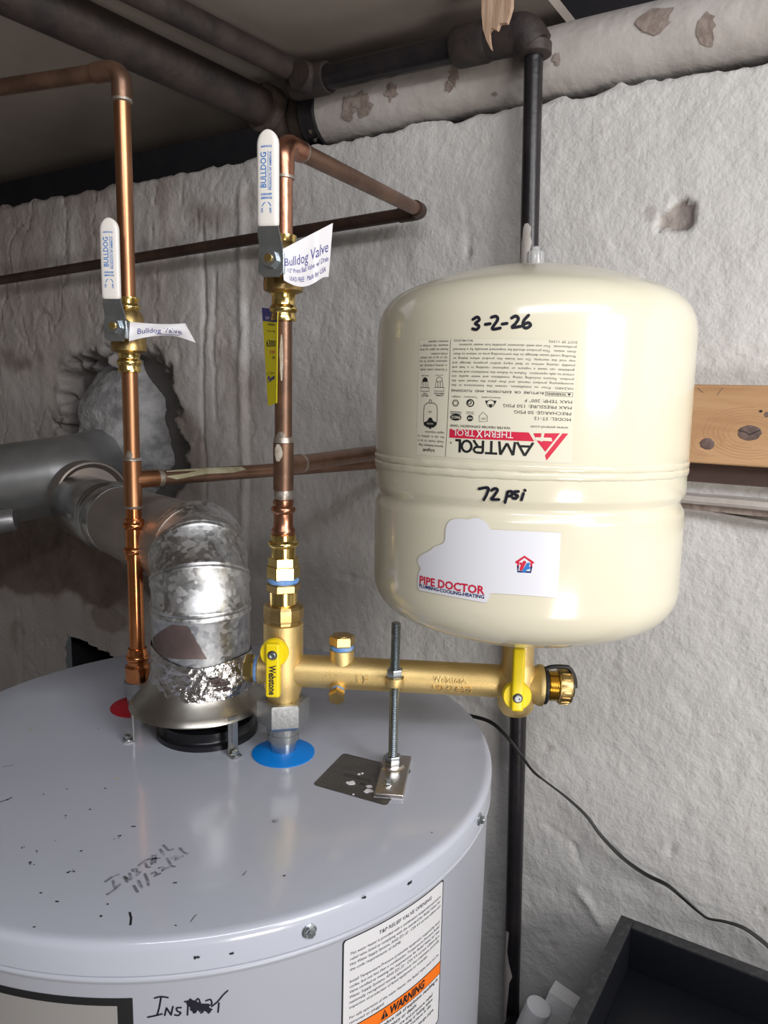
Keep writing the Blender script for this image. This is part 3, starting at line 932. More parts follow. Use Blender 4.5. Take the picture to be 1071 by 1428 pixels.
D.rect(0.012, 0.690, 0.988, 0.800, 'ink', 0.0004)
D.rect(0.012, 0.697, 0.988, 0.793, 'ink_orange', 0.0005)
D.poly([(0.33, 0.778), (0.365, 0.708), (0.40, 0.778)], 'ink', 0.0006)
D.text('!', 0.361, 0.772, 0.010, -0.045, 'ink_orange', 0.02, lift=0.0007)
D.text('WARNING', 0.415, 0.775, 0.37, -0.062, 'ink', 0.035, 0.15, lift=0.0007)
D.rect(0.255, 0.80, 0.262, LB - 0.012, 'ink', 0.0004)
for s, y, w in (('To reduce risk of explosion resulting in', 0.84, 0.68), ('serious injury or death:', 0.885, 0.42)):
    lt(s, 0.28, y, w, 0.028, 0.014)
for s, y, w in (('The temperature and pressure relief', 0.93, 0.62), ('valve must not be dripping or leaking, follow', 0.97, 0.62), ('"Troubleshooting" instructions in the', 1.01, 0.60), ('manual. Do not plug discharge pipe.', 1.07, 0.64)):
    if y < LB - 0.02:
        lt(s, 0.28, y, w, 0.025, 0.008)
D.build('warning_label', heater, 'white warning label with an orange band on the jacket')

# ================================================================== EXPANSION TANK
K = 0.955
TC = V3(0.1312 * K, 0.703 * K, -0.0616 * K)
TA = Vector((-0.0025, 0.026, 1)).normalized()
TR = 0.1397 * K
TE = (Vector((1, 0, 0)) - TA * TA.x).normalized()
TG = TA.cross(TE)                               # away from the camera
tank = empty('expansion_tank', TC - TA * 0.166, 'cream cylindrical expansion tank with printed label and round sticker emblem, standing on the brass manifold', 'tank')
def crown(apex, sgn, n=12):
    """dome profile from the cylinder (r=TR) to the apex"""
    Rc, kn = 0.285 * K, 0.036 * K
    # sphere centre on axis, knuckle circle tangent to sphere and cylinder
    zc = apex - Rc
    rk = TR - kn
    zk = zc + math.sqrt((Rc - kn) ** 2 - rk ** 2)
    a_end = math.atan2(zk - zc, rk)
    P = [(rk + kn * math.cos(a), zk + kn * math.sin(a)) for a in [a_end * i / n for i in range(n + 1)]]
    P += [(Rc * math.cos(a), zc + Rc * math.sin(a)) for a in [a_end + (math.pi / 2 - a_end) * i / 20 for i in range(1, 20)]] + [(0.0, apex)]
    return [(r, sgn * z) for r, z in P]
topP = crown(0.1725 * K, 1)
botP = crown(0.1665 * K, -1)
gz = -0.0303 * K
mid = [(TR, gz - 0.0105), (TR - 0.0006, gz - 0.0075), (TR - 0.0032, gz - 0.0035), (TR - 0.0040, gz - 0.0008), (TR - 0.0034, gz + 0.0016), (TR - 0.0008, gz + 0.0055), (TR, gz + 0.0080), (TR, -0.0045)]
mb = MB()
mb.lathe(list(reversed(botP)) + mid, TC, TA, 192, cap0=True, cap1=False)
mb.build('lower_shell', 'tank', tank, angle=60)
mb = MB()
mb.lathe([(TR - 0.001, -0.006), (TR + 0.0004, 0.002), (TR + 0.0004, 0.012)] + [(r + 0.0004 if z < 0.11 else r, z) for r, z in topP], TC, TA, 192, cap0=False)
mb.build('upper_shell', 'tank', tank, angle=60)
mb = MB()
nz = lambda i: 0.0002 * math.sin(i * 1.7) + 0.00025 * math.sin(i * 0.53 + 1) + 0.0002 * math.sin(i * 3.1)
for j in (0, 1):
    t0 = -0.0035 + j * 0.0058
    rs = []
    for r, t in ((-0.0002, -0.0029), (0.0006, -0.0021), (0.0009, -0.0008), (0.0009, 0.0008), (0.0006, 0.0021), (-0.0002, 0.0029)):
        rs.append([TC + TA * (t0 + t + nz(i + 40 * j) * 0.6) + (TE * math.cos(2 * math.pi * i / 240) + TG * math.sin(2 * math.pi * i / 240)) * (TR + 0.0003 + r + 0.35 * nz(i * 2 + 9 + j)) for i in range(240)])
    mb.rings(rs, False, False)
mb.build('seam_weld', 'tank', tank, angle=70)
# air valve with clear cap
mb = MB()
at = TC + TA * (0.1718 * K)
mb.lathe([(0.0085, -0.001), (0.0085, 0.003), (0.0072, 0.0042), (0.0072, 0.0125), (0.0066, 0.0142), (0.0040, 0.0150), (0.0034, 0.0165), (0.0030, 0.0180), (0.0014, 0.0188)], at, TA, 24)
for k in range(12):
    a = 2 * math.pi * k / 12
    mb.box(at + TA * 0.0095 + (TE * math.cos(a) + TG * math.sin(a)) * 0.0069, TE * math.cos(a) + TG * math.sin(a), -TE * math.sin(a) + TG * math.cos(a), TA, 0.0006, 0.0006, 0.004)
capm = mat('clear_valve_cap', (0.86, 0.86, 0.87), 0.15)
capm.node_tree.nodes['Principled BSDF'].inputs['Transmission Weight'].default_value = 0.55
mb.build('valve_cap', capm, tank)['label'] = 'clear ribbed plastic valve cap'
mb = MB()
mb.lathe([(0.018, -0.1690 * K), (0.018, -0.160 * K)], TC, TA, 6)
mb.build('connection_boss', 'tank', tank, angle=30)

def tank_uv(px, py):
    d = ray(px, py)
    o = EYEV - TC
    dp, op = d - TA * d.dot(TA), o - TA * o.dot(TA)
    a, b, c = dp.dot(dp), 2 * dp.dot(op), op.dot(op) - TR * TR
    disc = b * b - 4 * a * c
    t = (-b - math.sqrt(max(disc, 0))) / (2 * a)
    p = o + d * t
    return math.atan2(p.dot(TG), p.dot(TE)), p.dot(TA)
TTOP = sorted([(z, r) for r, z in topP])
def tank_r(t):
    return TR + 0.0004
def tank_pt(a, t, l):
    return TC + TA * t + (TE * math.cos(a) + TG * math.sin(a)) * (TR + 0.0004 + l)

# printed label, mounted upside down: local units of 1/1000 label, X right / Y down in READING order
lc = [tank_uv(797.5, 646), tank_uv(581, 634), tank_uv(585.2, 473.5), tank_uv(805, 475.5)]   # reading TL, TR, BR, BL
def label_fn(X, Y, l):      # X,Y in units of the close-up (0..985, 0..770)
    a, t = bil(lc, X / 985.0, Y / 770.0)
    return tank_pt(a, t, l)
D = Decal(label_fn, step=22)
D.rect(0, 0, 985, 770, 'label_edge', 0.00008)
D.rect(2, 2, 983, 768, 'label_clear', 0.00014)
# helper: closeup (xz, yz) -> reading coords. Close-up corners: TLread (1015,830) TRread (50,778) BRread (68,62) BLread (1050,70)
def cu(xz, yz):
    # invert the bilinear map of the close-up quad
    u, v = (1030 - xz) / 985, (800 - yz) / 740
    c = [(1015, 830), (50, 778), (68, 62), (1050, 70)]
    for _ in range(12):
        p = bil(c, u, v)
        e = (xz - p[0], yz - p[1])
        du = ((c[1][0] - c[0][0]) * (1 - v) + (c[2][0] - c[3][0]) * v, (c[1][1] - c[0][1]) * (1 - v) + (c[2][1] - c[3][1]) * v)
        dv = ((c[3][0] - c[0][0]) * (1 - u) + (c[2][0] - c[1][0]) * u, (c[3][1] - c[0][1]) * (1 - u) + (c[2][1] - c[1][1]) * u)
        det = du[0] * dv[1] - du[1] * dv[0]
        u += (e[0] * dv[1] - e[1] * dv[0]) / det
        v += (du[0] * e[1] - du[1] * e[0]) / det
    return u * 985, v * 770
def ct(s, xr, yb, xl, hgt, m='ink_soft', bold=0.0, sp=1.0):
    """text starting (reading) at close-up x=xr, baseline close-up y=yb, ending at x=xl"""
    x0, y0 = cu(xr, yb)
    x1, y1 = cu(xl, yb + (-0.0))
    D.text(s, x0, y0, x1 - x0, -hgt, m, bold, lift=0.0003, spacing=sp)
def cpoly(pts, m, lift=0.0003):
    D.poly([cu(*p) for p in pts], m, lift)
def cstroke(pts, w, m='ink_soft', lift=0.0003):
    D.stroke([cu(*p) for p in pts], w, m, lift, caps=False)
cstroke([(311, 70), (305, 300), (290, 600), (278, 786)], 3)
# emblem and red bar
cpoly([(995, 642), (872, 810), (864, 778), (962, 641)], 'ink_red')
cpoly([(948, 640), (866, 755), (822, 690), (800, 640)], 'ink_red')
cpoly([(900, 668), (905, 690), (812, 684), (812, 664)], 'label_clear', 0.0004)
cpoly([(862, 640), (852, 690), (838, 690), (846, 640)], 'label_clear', 0.0004)
cpoly([(776, 635), (806, 690), (304, 668), (307, 614)], 'ink_red')
x0, y0 = cu(690, 632)
x1, _ = cu(326, 620)
D.text('THERM', x0, y0 + 1, (x1 - x0) * 0.45, -42, 'ink_white', 0.0, lift=0.0005)
D.text('X', x0 + (x1 - x0) * 0.475, y0 + 6, (x1 - x0) * 0.115, -52, 'ink_white', 0.012, lift=0.0005)
D.text('TROL', x0 + (x1 - x0) * 0.61, y0 + 1, (x1 - x0) * 0.385, -42, 'ink_white', 0.0, lift=0.0005)
x0, y0 = cu(800, 698)
x1, _ = cu(345, 690)
LWd, LH = (x1 - x0), 86
for st in ([(0.0, 0), (0.10, 1), (0.20, 0)], [(0.045, 0.30), (0.155, 0.30)], [(0.225, 0), (0.245, 1), (0.325, 0.12), (0.405, 1), (0.425, 0)], [(0.445, 0.93), (0.605, 0.93)], [(0.525, 0.93), (0.525, 0)],
           [(0.635, 0), (0.635, 0.93), (0.72, 0.93), (0.755, 0.82), (0.755, 0.62), (0.72, 0.5), (0.635, 0.5)], [(0.70, 0.5), (0.765, 0)], [(0.90, 0), (0.90, 0.0)]):
    for pa, pb in zip(st, st[1:]):
        if pa != pb:
            D.stroke([(x0 + p[0] * LWd * 0.98, y0 - p[1] * LH) for p in (pa, pb)], 15, 'ink', 0.0003, caps=False)
D.disc(x0 + 0.84 * LWd, y0 - 0.5 * LH, 0.082 * LWd, 'ink', 0.0003, ry=0.5 * LH, n=32, hole=0.60)
D.stroke([(x0 + 0.935 * LWd, y0 - LH), (x0 + 0.935 * LWd, y0)], 16, 'ink', 0.0003, caps=False)
D.stroke([(x0 + 0.93 * LWd, y0 - 7), (x0 + 1.0 * LWd, y0 - 7)], 16, 'ink', 0.0003, caps=False)
D.text('®', cu(322, 690)[0], cu(322, 690)[1] - 4, 14, -14, 'ink_soft', lift=0.0003)
ct('WATER HEATER EXPANSION TANK', 675, 601, 308, 15, 'ink_soft', 0.012)
ct('www.amtrol.com', 995, 600, 786, 17)
ct('MODEL: ST-12', 1010, 546, 806, 20, 'ink', 0.0)
ct('PRECHARGE: 50 PSIG', 1012, 510, 696, 20, 'ink', 0.0)
ct('MAX PRESSURE: 150 PSIG', 1015, 473, 634, 20, 'ink', 0.0)
ct('MAX TEMP: 200° F', 1018, 437, 754, 20, 'ink', 0.0)
# little approval marks
cstroke([(542, 535), (518, 510), (494, 535), (494, 568), (542, 568), (542, 535)], 3)
ct('UPC', 534, 545, 504, 12)
x, y = cu(438, 548)
D.disc(x, y, 20, 'ink')
D.text('NSF', x - 14, y + 6, 28, -13, 'label_clear', 0.02, lift=0.0005)
cstroke([(462, 512), (414, 510)], 3); cstroke([(462, 522), (414, 520)], 3)
x, y = cu(347, 542)
D.disc(x, y, 38, 'ink', ry=22)
D.text('PHCC', x - 30, y + 8, 60, -17, 'label_clear', 0.02, lift=0.0005)
cstroke([(384, 512), (312, 508)], 5); cstroke([(384, 522), (312, 518)], 4)
cpoly([(562, 487), (548, 462), (576, 462)], 'ink')
cpoly([(596, 440), (578, 440), (590, 462)], 'ink'); cpoly([(530, 440), (548, 440), (536, 462)], 'ink')
x, y = cu(562, 458)
D.disc(x, y, 24, 'ink', hole=0.84)
x, y = cu(440, 455)
D.disc(x, y, 25, 'ink', hole=0.72); D.disc(x + 4, y + 3, 13, 'ink', hole=0.6)
x, y = cu(346, 455)
D.disc(x, y, 24, 'ink', hole=0.8, n=6); D.disc(x, y, 14, 'ink', hole=0.85)
ct('Antimicrobial', 620, 419, 510, 11); ct('Turbulator', 485, 416, 398, 11); ct('InSight.', 378, 413, 318, 11)
# warning
a, b = cu(1022, 414), cu(868, 383)
D.frame(a[0], a[1], b[0], b[1], 2.2, 'ink_soft')
cpoly([(1012, 393), (990, 393), (1001, 409)], 'ink')
ct('WARNING', 984, 392, 874, 16, 'ink', 0.016)
ct('RUPTURE  OR  EXPLOSION  AND  FLOODING', 860, 386, 318, 15, 'ink', 0.01)
body = ['HAZARD.  Prior  to  installation,  review  the  instructions  in  the', 'accompanying  product  manual,  and  then  place  the  manual  with  the', 'product.  Factors  including  sizing,  installation  and  water  quality  are', 'critical to safe operation.  Failure to follow the installation and service', 'guidelines  can  cause  a  rupture  or  explosion;  resulting  in  a  leak  and', 'possibly  causing  serious  or  fatal  injury  and/or  property  damage  and', 'may  void  the  warranty.  Do  not  locate  this  product  where  leaking  or', 'flooding could cause damage to the surrounding area or where no floor', 'drain  exists.  This product should be inspected annually by a licensed', 'professional.  For use with domestic potable hot water systems.']
for k, s in enumerate(body):
    f = k / 9
    ct(s, 1024 + 20 * f, 357 - k * 28.2, (318 + 14 * f) if k < 9 else 364, 15, 'ink_soft', 0.0)
ct('DOT SP 11592', 1047, 74, 890, 14); ct('9015-948 (03/23)', 458, 72, 334, 13)
# left column
ct('InSight®', 200, 743, 108, 19, 'ink', 0.012)
ct('Service Indicator Cap', 262, 718, 74, 15, 'ink', 0.008)
for s, xr, yb, xl in (('Visually  monitor  the  tip  of', 268, 690, 66), ('the  cap  in  addition  to', 270, 662, 64), ('regular inspection.', 270, 634, 122), ('If  discolored,  contact  installer', 286, 246, 78), ('or  plumbing  professional;  tank', 288, 220, 78), ('replacement  required.  Do  not', 290, 194, 78), ('rely  on  cap  as  sole  indicator', 291, 172, 80), ('of tank condition.', 292, 149, 168), ('Reinstall  and  tighten  cap  firmly', 294, 122, 80), ('whenever  the  precharge  is', 296, 98, 82), ('checked or adjusted.', 297, 74, 148)):
    ct(s, xr, yb, xl, 15, 'ink_soft', 0.0)
T = [(212, 590), (218, 560), (220, 500), (215, 470), (195, 455), (140, 454), (120, 470), (114, 500), (112, 560), (118, 590), (140, 603), (190, 605), (212, 590)]
cstroke(T, 4, 'ink')
cpoly([(214, 588), (216, 575), (190, 566), (175, 545), (158, 545), (142, 566), (116, 574), (118, 590), (140, 603), (190, 605)], 'ink')
ct('WATER', 190, 578, 140, 11, 'label_clear', 0.0)
cpoly([(176, 614), (156, 613), (158, 603), (174, 604)], 'ink')
cstroke([(176, 455), (175, 440), (166, 432), (158, 440), (158, 455)], 4, 'ink')
ct('AIR', 178, 504, 152, 12)
for X, m in ((233, None), (122, 'ink')):
    cstroke([(X + 34, 360), (X + 34, 382), (X - 36, 380), (X - 36, 358), (X + 34, 360)], 3, 'ink')
    cstroke([(X + 26, 360), (X + 24, 322), (X - 24, 322), (X - 28, 360)], 3, 'ink')
    cstroke([(X + 8, 358), (X + 8, 322)], 3, 'ink'); cstroke([(X - 10, 358), (X - 10, 322)], 3, 'ink')
    dome = [(X + 22, 320), (X + 20, 305), (X + 8, 296), (X - 6, 296), (X - 18, 305), (X - 22, 320)]
    cpoly(dome, 'ink') if m else cstroke(dome, 3, 'ink')
ct('NORMAL', 262, 405, 206, 10, 'ink', 0.01); ct('OPERATION', 270, 392, 196, 10, 'ink', 0.01); ct('REPLACE', 150, 405, 94, 10, 'ink', 0.01); ct('TANK', 140, 392, 106, 10, 'ink', 0.01)
ct('ALL MODELS', 262, 282, 204, 8); ct('DISCOLORED', 152, 282, 92, 8)
D.build('product_label', tank, 'upside-down printed product label with a red triangle emblem')

# marker writing on the shells
def TP(px, py):
    a, t = tank_uv(px, py)
    return (a * TR, t)
D = Decal(lambda x, t, l: tank_pt(x / TR, t, l))
q6 = lambda x, y: TP(500 + x / 2.142, 340 + y / 2.142)
q7 = lambda x, y: TP(500 + x / 2.142, 640 + y / 2.142)
for st in ([(343, 226), (356, 219), (362, 228), (350, 238), (361, 246), (354, 256), (342, 254)], [(380, 241), (394, 239)],
           [(398, 220), (412, 217), (416, 228), (400, 254), (424, 252)], [(430, 240), (444, 238)],
           [(458, 222), (470, 216), (478, 224), (470, 238), (459, 250), (484, 247)], [(508, 214), (494, 230), (492, 246), (502, 252), (514, 244), (508, 236), (496, 240)]):
    D.stroke([q6(*p) for p in curve2(st, 5)], 0.0022, 'marker')
D.build('marker_writing', tank, 'date handwritten in black marker')
D = Decal(lambda x, t, l: tank_pt(x / TR, t, l))
for st in ([(361, 89), (388, 86), (384, 105), (375, 122)], [(398, 94), (408, 88), (416, 93), (404, 112), (398, 120), (420, 121)],
           [(446, 98), (442, 116), (438, 130)], [(446, 98), (458, 97), (458, 108), (444, 112)], [(478, 97), (466, 98), (468, 106), (476, 110), (470, 118), (461, 116)],
           [(493, 103), (487, 122)], [(497, 93), (498, 94)]):
    D.stroke([q7(*p) for p in curve2(st, 5)], 0.0021, 'marker')
D.build('marker_writing', tank, 'pressure handwritten in black marker')

# die-cut service sticker (kept blank where the code and the cartoon were)
q8 = lambda x, y: TP(570 + x / 4.657, 710 + y / 4.657)
outl = [(60, 500), (66, 420), (80, 385), (62, 350), (66, 315), (100, 290), (140, 270), (168, 245), (215, 228), (236, 205), (240, 150), (250, 100), (280, 70), (330, 62), (385, 66), (412, 60), (450, 58), (500, 82), (535, 130), (580, 134), (960, 152), (984, 160), (984, 200), (968, 560), (958, 572), (930, 572), (560, 546), (530, 560), (516, 590), (500, 604), (470, 602), (100, 532), (72, 522)]
D = Decal(lambda x, t, l: tank_pt(x / TR, t, l - 0.0003), step=0.004)
sm = curve2(outl + [outl[0]], 3)[:-1]
D.poly([q8(*p) for p in sm], 'sticker', 0.0004)
D.stroke([q8(*p) for p in sm + [sm[0]]], 0.0004, 'label_edge', 0.00035, caps=False)
def q8text(s, xa, ya, xb, yb, h, m, bold, it=0.0):
    a, b = q8(xa, ya), q8(xb, yb)
    w = math.hypot(b[0] - a[0], b[1] - a[1])
    D.text(s, a[0], a[1], w, h, m, bold, it, ang=math.degrees(math.atan2(b[1] - a[1], b[0] - a[0])), lift=0.0006)
hh = abs(q8(300, 480)[1] - q8(300, 520)[1])
q8text('PIPE DOCTOR', 74, 480, 494, 552, hh * 1.28, 'ink_red', 0.03)
q8text('PLUMBING-COOLING-HEATING', 72, 505, 492, 580, hh * 0.55, 'ink_navy', 0.03)
q8s = lambda pts, w, m: D.stroke([q8(*p) for p in pts], w, m, 0.0006)
q8s([(700, 344), (752, 308), (806, 346)], 0.0017, 'ink_red')
q8s([(712, 345), (710, 372)], 0.0014, 'ink_red'); q8s([(796, 350), (796, 376)], 0.0014, 'ink_red')
q8s([(710, 372), (709, 404), (792, 408), (796, 376)], 0.0014, 'ink_navy')
q8s([(730, 388), (742, 362), (752, 344)], 0.0024, 'ink_red'); q8s([(728, 352), (738, 366)], 0.0018, 'ink_red')
q8s([(748, 402), (762, 380), (776, 356)], 0.0024, 'ink_blue'); q8s([(768, 384), (780, 380)], 0.002, 'ink_blue')
D.build('service_sticker', tank, 'white die-cut sticker with red lettering and a small house emblem')

# ================================================================== BRASS MANIFOLD
CO = V3(COLD.x, COLD.y, 0)                       # cold axis
AX0 = V3(COLD.x, COLD.y, -0.2592)
TB = TC - TA * (0.2 * K)
AX1 = Vector((TB.x, TB.y, EYE - 0.2635))
AD = (AX1 - AX0).normalized()
AL = (AX1 - AX0).length
UP = Vector((0, 0, 1))
FRT = AD.cross(UP).normalized()                  # towards the camera
if FRT.y > 0:
    FRT = -FRT
man = empty('tank_manifold', AX0 - UP * 0.03, 'cast brass manifold arm with two yellow handles, joining cold pipe to cream tank', 'manifold')
mb = MB()
mb.tube([AX0 - AD * 0.006, AX0 + AD * 0.002, AX1 - AD * 0.004], 0.0150, 40)
mb.lathe([(0.0125, -0.0435), (0.0150, -0.040), (0.0150, -0.034), (0.0150, -0.026), (0.0182, -0.014), (0.0190, 0.0), (0.0182, 0.014), (0.0182, 0.030), (0.0182, 0.0455), (0.0165, 0.0465)], AX0, UP, 40)
mb.lathe([(0.0145, -0.006), (0.0140, 0.020), (0.0140, 0.0225), (0.0125, 0.0235)], AX0, -AD, 36)
# right-hand valve body up to the tank
VR = AX1
tv = (TC - TA * (0.1675 * K))
mb.lathe([(0.012, -0.030), (0.0165, -0.024), (0.0178, -0.010), (0.0178, 0.010), (0.0150, 0.017), (0.0146, 0.020), (0.0146, (tv - VR).length - 0.004)], VR, (tv - VR), 36)
mb.lathe([(0.0150, 0.0), (0.0158, 0.014), (0.0185, 0.019), (0.0190, 0.0205), (0.0190, 0.0235), (0.0160, 0.0245)], VR + UP * -0.002, AD, 36)
# boss for the upright plug
pb = AX0 + AD * 0.0545
mb.lathe([(0.0113, 0.0), (0.0113, 0.0225), (0.0105, 0.0232)], pb, UP, 32)
sb = AX0 + AD * 0.0520 - UP * 0.0065
fdir = (FRT * 0.95 - UP * 0.35).normalized()
mb.lathe([(0.0078, 0.004), (0.0072, 0.0165)], sb, fdir, 24)
# lug for the support rod
ROD = V3(0.0128, 0.643, 0)
mb.lathe([(0.0082, -0.2598), (0.0086, -0.2585), (0.0086, -0.2535), (0.0082, -0.2525)], ROD, UP, 32)
mb.build('body', 'brass_cast', man, angle=50)
lugc = Vector((ROD.x, ROD.y, EYE - 0.256))
mb = MB()
tt = (lugc - AX0).dot(AD)
pa = AX0 + AD * tt + FRT * 0.008
mb.box((pa + lugc) / 2 , AD, (lugc - pa).normalized(), UP, 0.0045, (lugc - pa).length / 2, 0.0028, 0.001)
mb.build('rod_lug', 'brass_cast', man)
# raised lettering
def armfn(x, y, l):
    a = y / 0.015
    return AX0 + AD * x + (FRT * math.cos(a) + UP * math.sin(a)) * (0.0150 + l)
def raised(items, nm):
    mbr = MB()
    for s, x, y, w, h in items:
        v, f = text_geo(s, 0.02)
        n = len(v)
        edges = {}
        for fc in f:
            for i in range(len(fc)):
                e = (fc[i], fc[(i + 1) % len(fc)])
                edges[e] = 1
        rim = [e for e in edges if (e[1], e[0]) not in edges]
        vs = [armfn(x + p[0] * w, y + p[1] * h, 0.0014) for p in v] + [armfn(x + p[0] * w, y + p[1] * h, -0.0004) for p in v]
        mbr.add(vs, list(f) + [(b, a, n + a, n + b) for a, b in rim])
    return mbr.build(nm, 'brass_cast', man, smooth=False, fix=False)
for it_ in (('LF', 0.0690, -0.0035, 0.0110, 0.0072), ('Webstone', 0.1390, 0.0012, 0.030, 0.0058), ('NSF 61 & 372', 0.1385, -0.0072, 0.036, 0.0056)):
    raised([it_], 'raised_lettering')['kind'] = 'stuff'
# yellow handles
def handle(center, f, down, L0, L1, wid, parent, label, txt=None, hub_off=0.0):
    """hub disc + lever; L0 back end, L1 tip along 'down'"""
    f = f.normalized()
    side = down.cross(f).normalized()
    mbh = MB()
    mbh.lathe([(0.0110, 0.000), (0.0128, 0.0015), (0.0128, 0.0060), (0.0118, 0.0072)], center + f * hub_off, f, 36)
    mid = (L0 + L1) / 2
    mbh.box(center + f * (hub_off + 0.0080) + down * mid, side, down, f, wid / 2, (L1 - L0) / 2, 0.0042, 0.0022)
    h = mbh.build('handle', 'yellow', parent, angle=50)
    h['label'] = label
    ms = MB()
    ms.lathe([(0.0046, 0.0), (0.0046, 0.0008)], center + f * (hub_off + 0.0120), f, 20)
    ms.use('ink_soft')
    ms2 = MB()
    ms2.lathe([(0.0034, 0.0), (0.0034, 0.0018), (0.0028, 0.0024), (0.0016, 0.0024), (0.0014, 0.0012)], center + f * (hub_off + 0.0122), f, 16)
    ms2.build('screw', 'steel', h)
    ms3 = MB()
    ms3.lathe([(0.0044, 0.0), (0.0044, 0.0004)], center + f * (hub_off + 0.0121), f, 20)
    ms3.build('screw_recess', 'ink_soft', h)
    if txt:
        Dt = Decal(lambda x, y, l: center + f * (hub_off + 0.0122 + l) + down * x + side * y)
        Dt.text(txt, 0.0085, -0.0030, 0.0300, 0.0062, 'ink', 0.03, lift=0.0002, flip=-1 if side.dot(AD) > 0 else 1)
        Dt.build('lettering', h)
    return h
hf = Vector((-0.08, -1, 0.02)).normalized()
h1c = at_y(384, 908, COLD.y - 0.020)
dn1 = Vector((0.0, 0.0, -1)) - hf * (-hf.z)
handle(h1c, hf, dn1.normalized(), -0.0105, 0.0395, 0.0130, man, 'yellow lever pointing down with black lettering', None, 0.0)
hf2 = Vector((-0.06, -1, 0.10)).normalized()
h2c = at_y(720, 968, VR.y - 0.020)
dn2 = (UP - hf2 * hf2.z).normalized()
handle(h2c, hf2, dn2, -0.0125, 0.0440, 0.0108, man, 'yellow lever pointing up beneath the tank')
Dt = Decal(lambda x, y, l: h1c + hf * (0.0122 + l) + dn1.normalized() * x + Vector((1, 0, 0)) * y)
Dt.text('Webstone', 0.0090, -0.0028, 0.0275, 0.0060, 'ink', 0.03, lift=0.0003)
Dt.build('handle_lettering', man)
# plugs with blue thread seal
def plug(o, ax, r, seal_r, t0, name, m='brass_dull'):
    mbp = MB()
    mbp.lathe(hexprof(r, t0 + 0.0045, t0 + 0.0135), o, ax, 6, rot=0.2)
    mbp.lathe([(r * 0.62, t0 + 0.0128), (r * 0.6, t0 + 0.0142)], o, ax, 24)
    p = mbp.build(name, m, man, angle=30)
    mbs = MB()
    mbs.lathe(bead(seal_r * 0.9, seal_r, t0 + 0.0022, 0.0023) , o, ax, 28)
    mbs.build('thread_seal', 'tape_blue', p)['label'] = 'blue thread seal'
    return p
plug(pb, UP, 0.0120, 0.0108, 0.0225, 'hex_plug')
mbp = MB()
mbp.lathe(hexprof(0.0078, 0.018, 0.026), sb, fdir, 6)
p = mbp.build('hex_plug', 'brass_dull', man, angle=30)
mbs = MB(); mbs.lathe([(0.0068, 0.0160), (0.0068, 0.0182)], sb, fdir, 24); mbs.build('thread_seal', 'tape_blue', p)
plug(AX0, -AD, 0.0128, 0.0120, 0.0225, 'hex_plug', 'brass')
# seal below the tank, hose thread and cap on the right
mbs = MB()
mbs.lathe(bead(0.0125, 0.0155, (tv - VR).length - 0.0058, 0.0036), VR, (tv - VR), 32)
mbs.build('thread_seal', 'tape_blue', man)['label'] = 'blue seal where the tank screws in'
co = VR - UP * 0.002
mbs = MB(); mbs.lathe([(0.0168, 0.0240), (0.0172, 0.0250), (0.0172, 0.0272), (0.0160, 0.0280)], co, AD, 32); gk = mbs.build('cap_strap', 'rubber', man)
mbs = MB()
sp = []
for k in range(15):
    a = math.pi * k / 14
    sp.append(co + AD * (0.026 + 0.0275 * (0.5 - 0.5 * math.cos(a))) + UP * (0.0165 + 0.0035 * math.sin(a) - 0.016 * max(0, (k - 9) / 5) ** 1.3) + FRT * 0.003)
mbs.tube(sp, 0.0020, 12); mbs.build('strap', 'rubber', gk)
mbs = MB()
pr = []
for k in range(6):
    t = 0.0282 + k * 0.0016
    pr += [(0.0126, t), (0.0140, t + 0.0008)]
mbs.lathe(pr, co, AD, 36); mbs.build('hose_thread', 'brass', man, angle=25)
mbs = MB()
mbs.lathe([(0.0150, 0.0375), (0.0158, 0.0384), (0.0158, 0.0480), (0.0150, 0.0495), (0.011, 0.0500)], co, AD, 40)
e, g = frame(AD)
for k in range(16):
    a = 2 * math.pi * k / 16
    rd = e * math.cos(a) + g * math.sin(a)
    mbs.box(co + AD * 0.0432 + rd * 0.0158, AD, AD.cross(rd), rd, 0.0040, 0.0013, 0.0008, 0.0004)
mbs.build('hose_cap', 'brass_dull', man, angle=40)
mbs = MB(); mbs.lathe([(0.010, 0.0500), (0.0095, 0.0520), (0.004, 0.0524)], co, AD, 24); mbs.build('cap_button', 'rubber', man)
# grey union nut at the bottom
mbs = MB()
mbs.lathe([(0.0185, -0.3128), (0.0228, -0.3100), (0.0245, -0.3080), (0.0245, -0.2890), (0.0228, -0.2872), (0.0175, -0.2868), (0.0150, -0.2885)], CO, UP, 6, rot=math.radians(12))
mbs.build('union_nut', 'zinc', man, angle=30)['label'] = 'grey hex union nut'
mbs = MB()
mbs.lathe([(0.0135, -0.3275), (0.0150, -0.3265), (0.0150, -0.3205), (0.0142, -0.3200), (0.0142, -0.3190), (0.0152, -0.3185), (0.0152, -0.3125)], CO, UP, 40)
for k in range(22):
    a = 2 * math.pi * k / 22
    mbs.box(CO + UP * -0.3160 + Vector((math.cos(a), math.sin(a), 0)) * 0.0152, (math.cos(a), math.sin(a), 0), (-math.sin(a), math.cos(a), 0), UP, 0.0004, 0.0007, 0.0026)
mbs.build('union_tailpiece', 'zinc', man, angle=30)

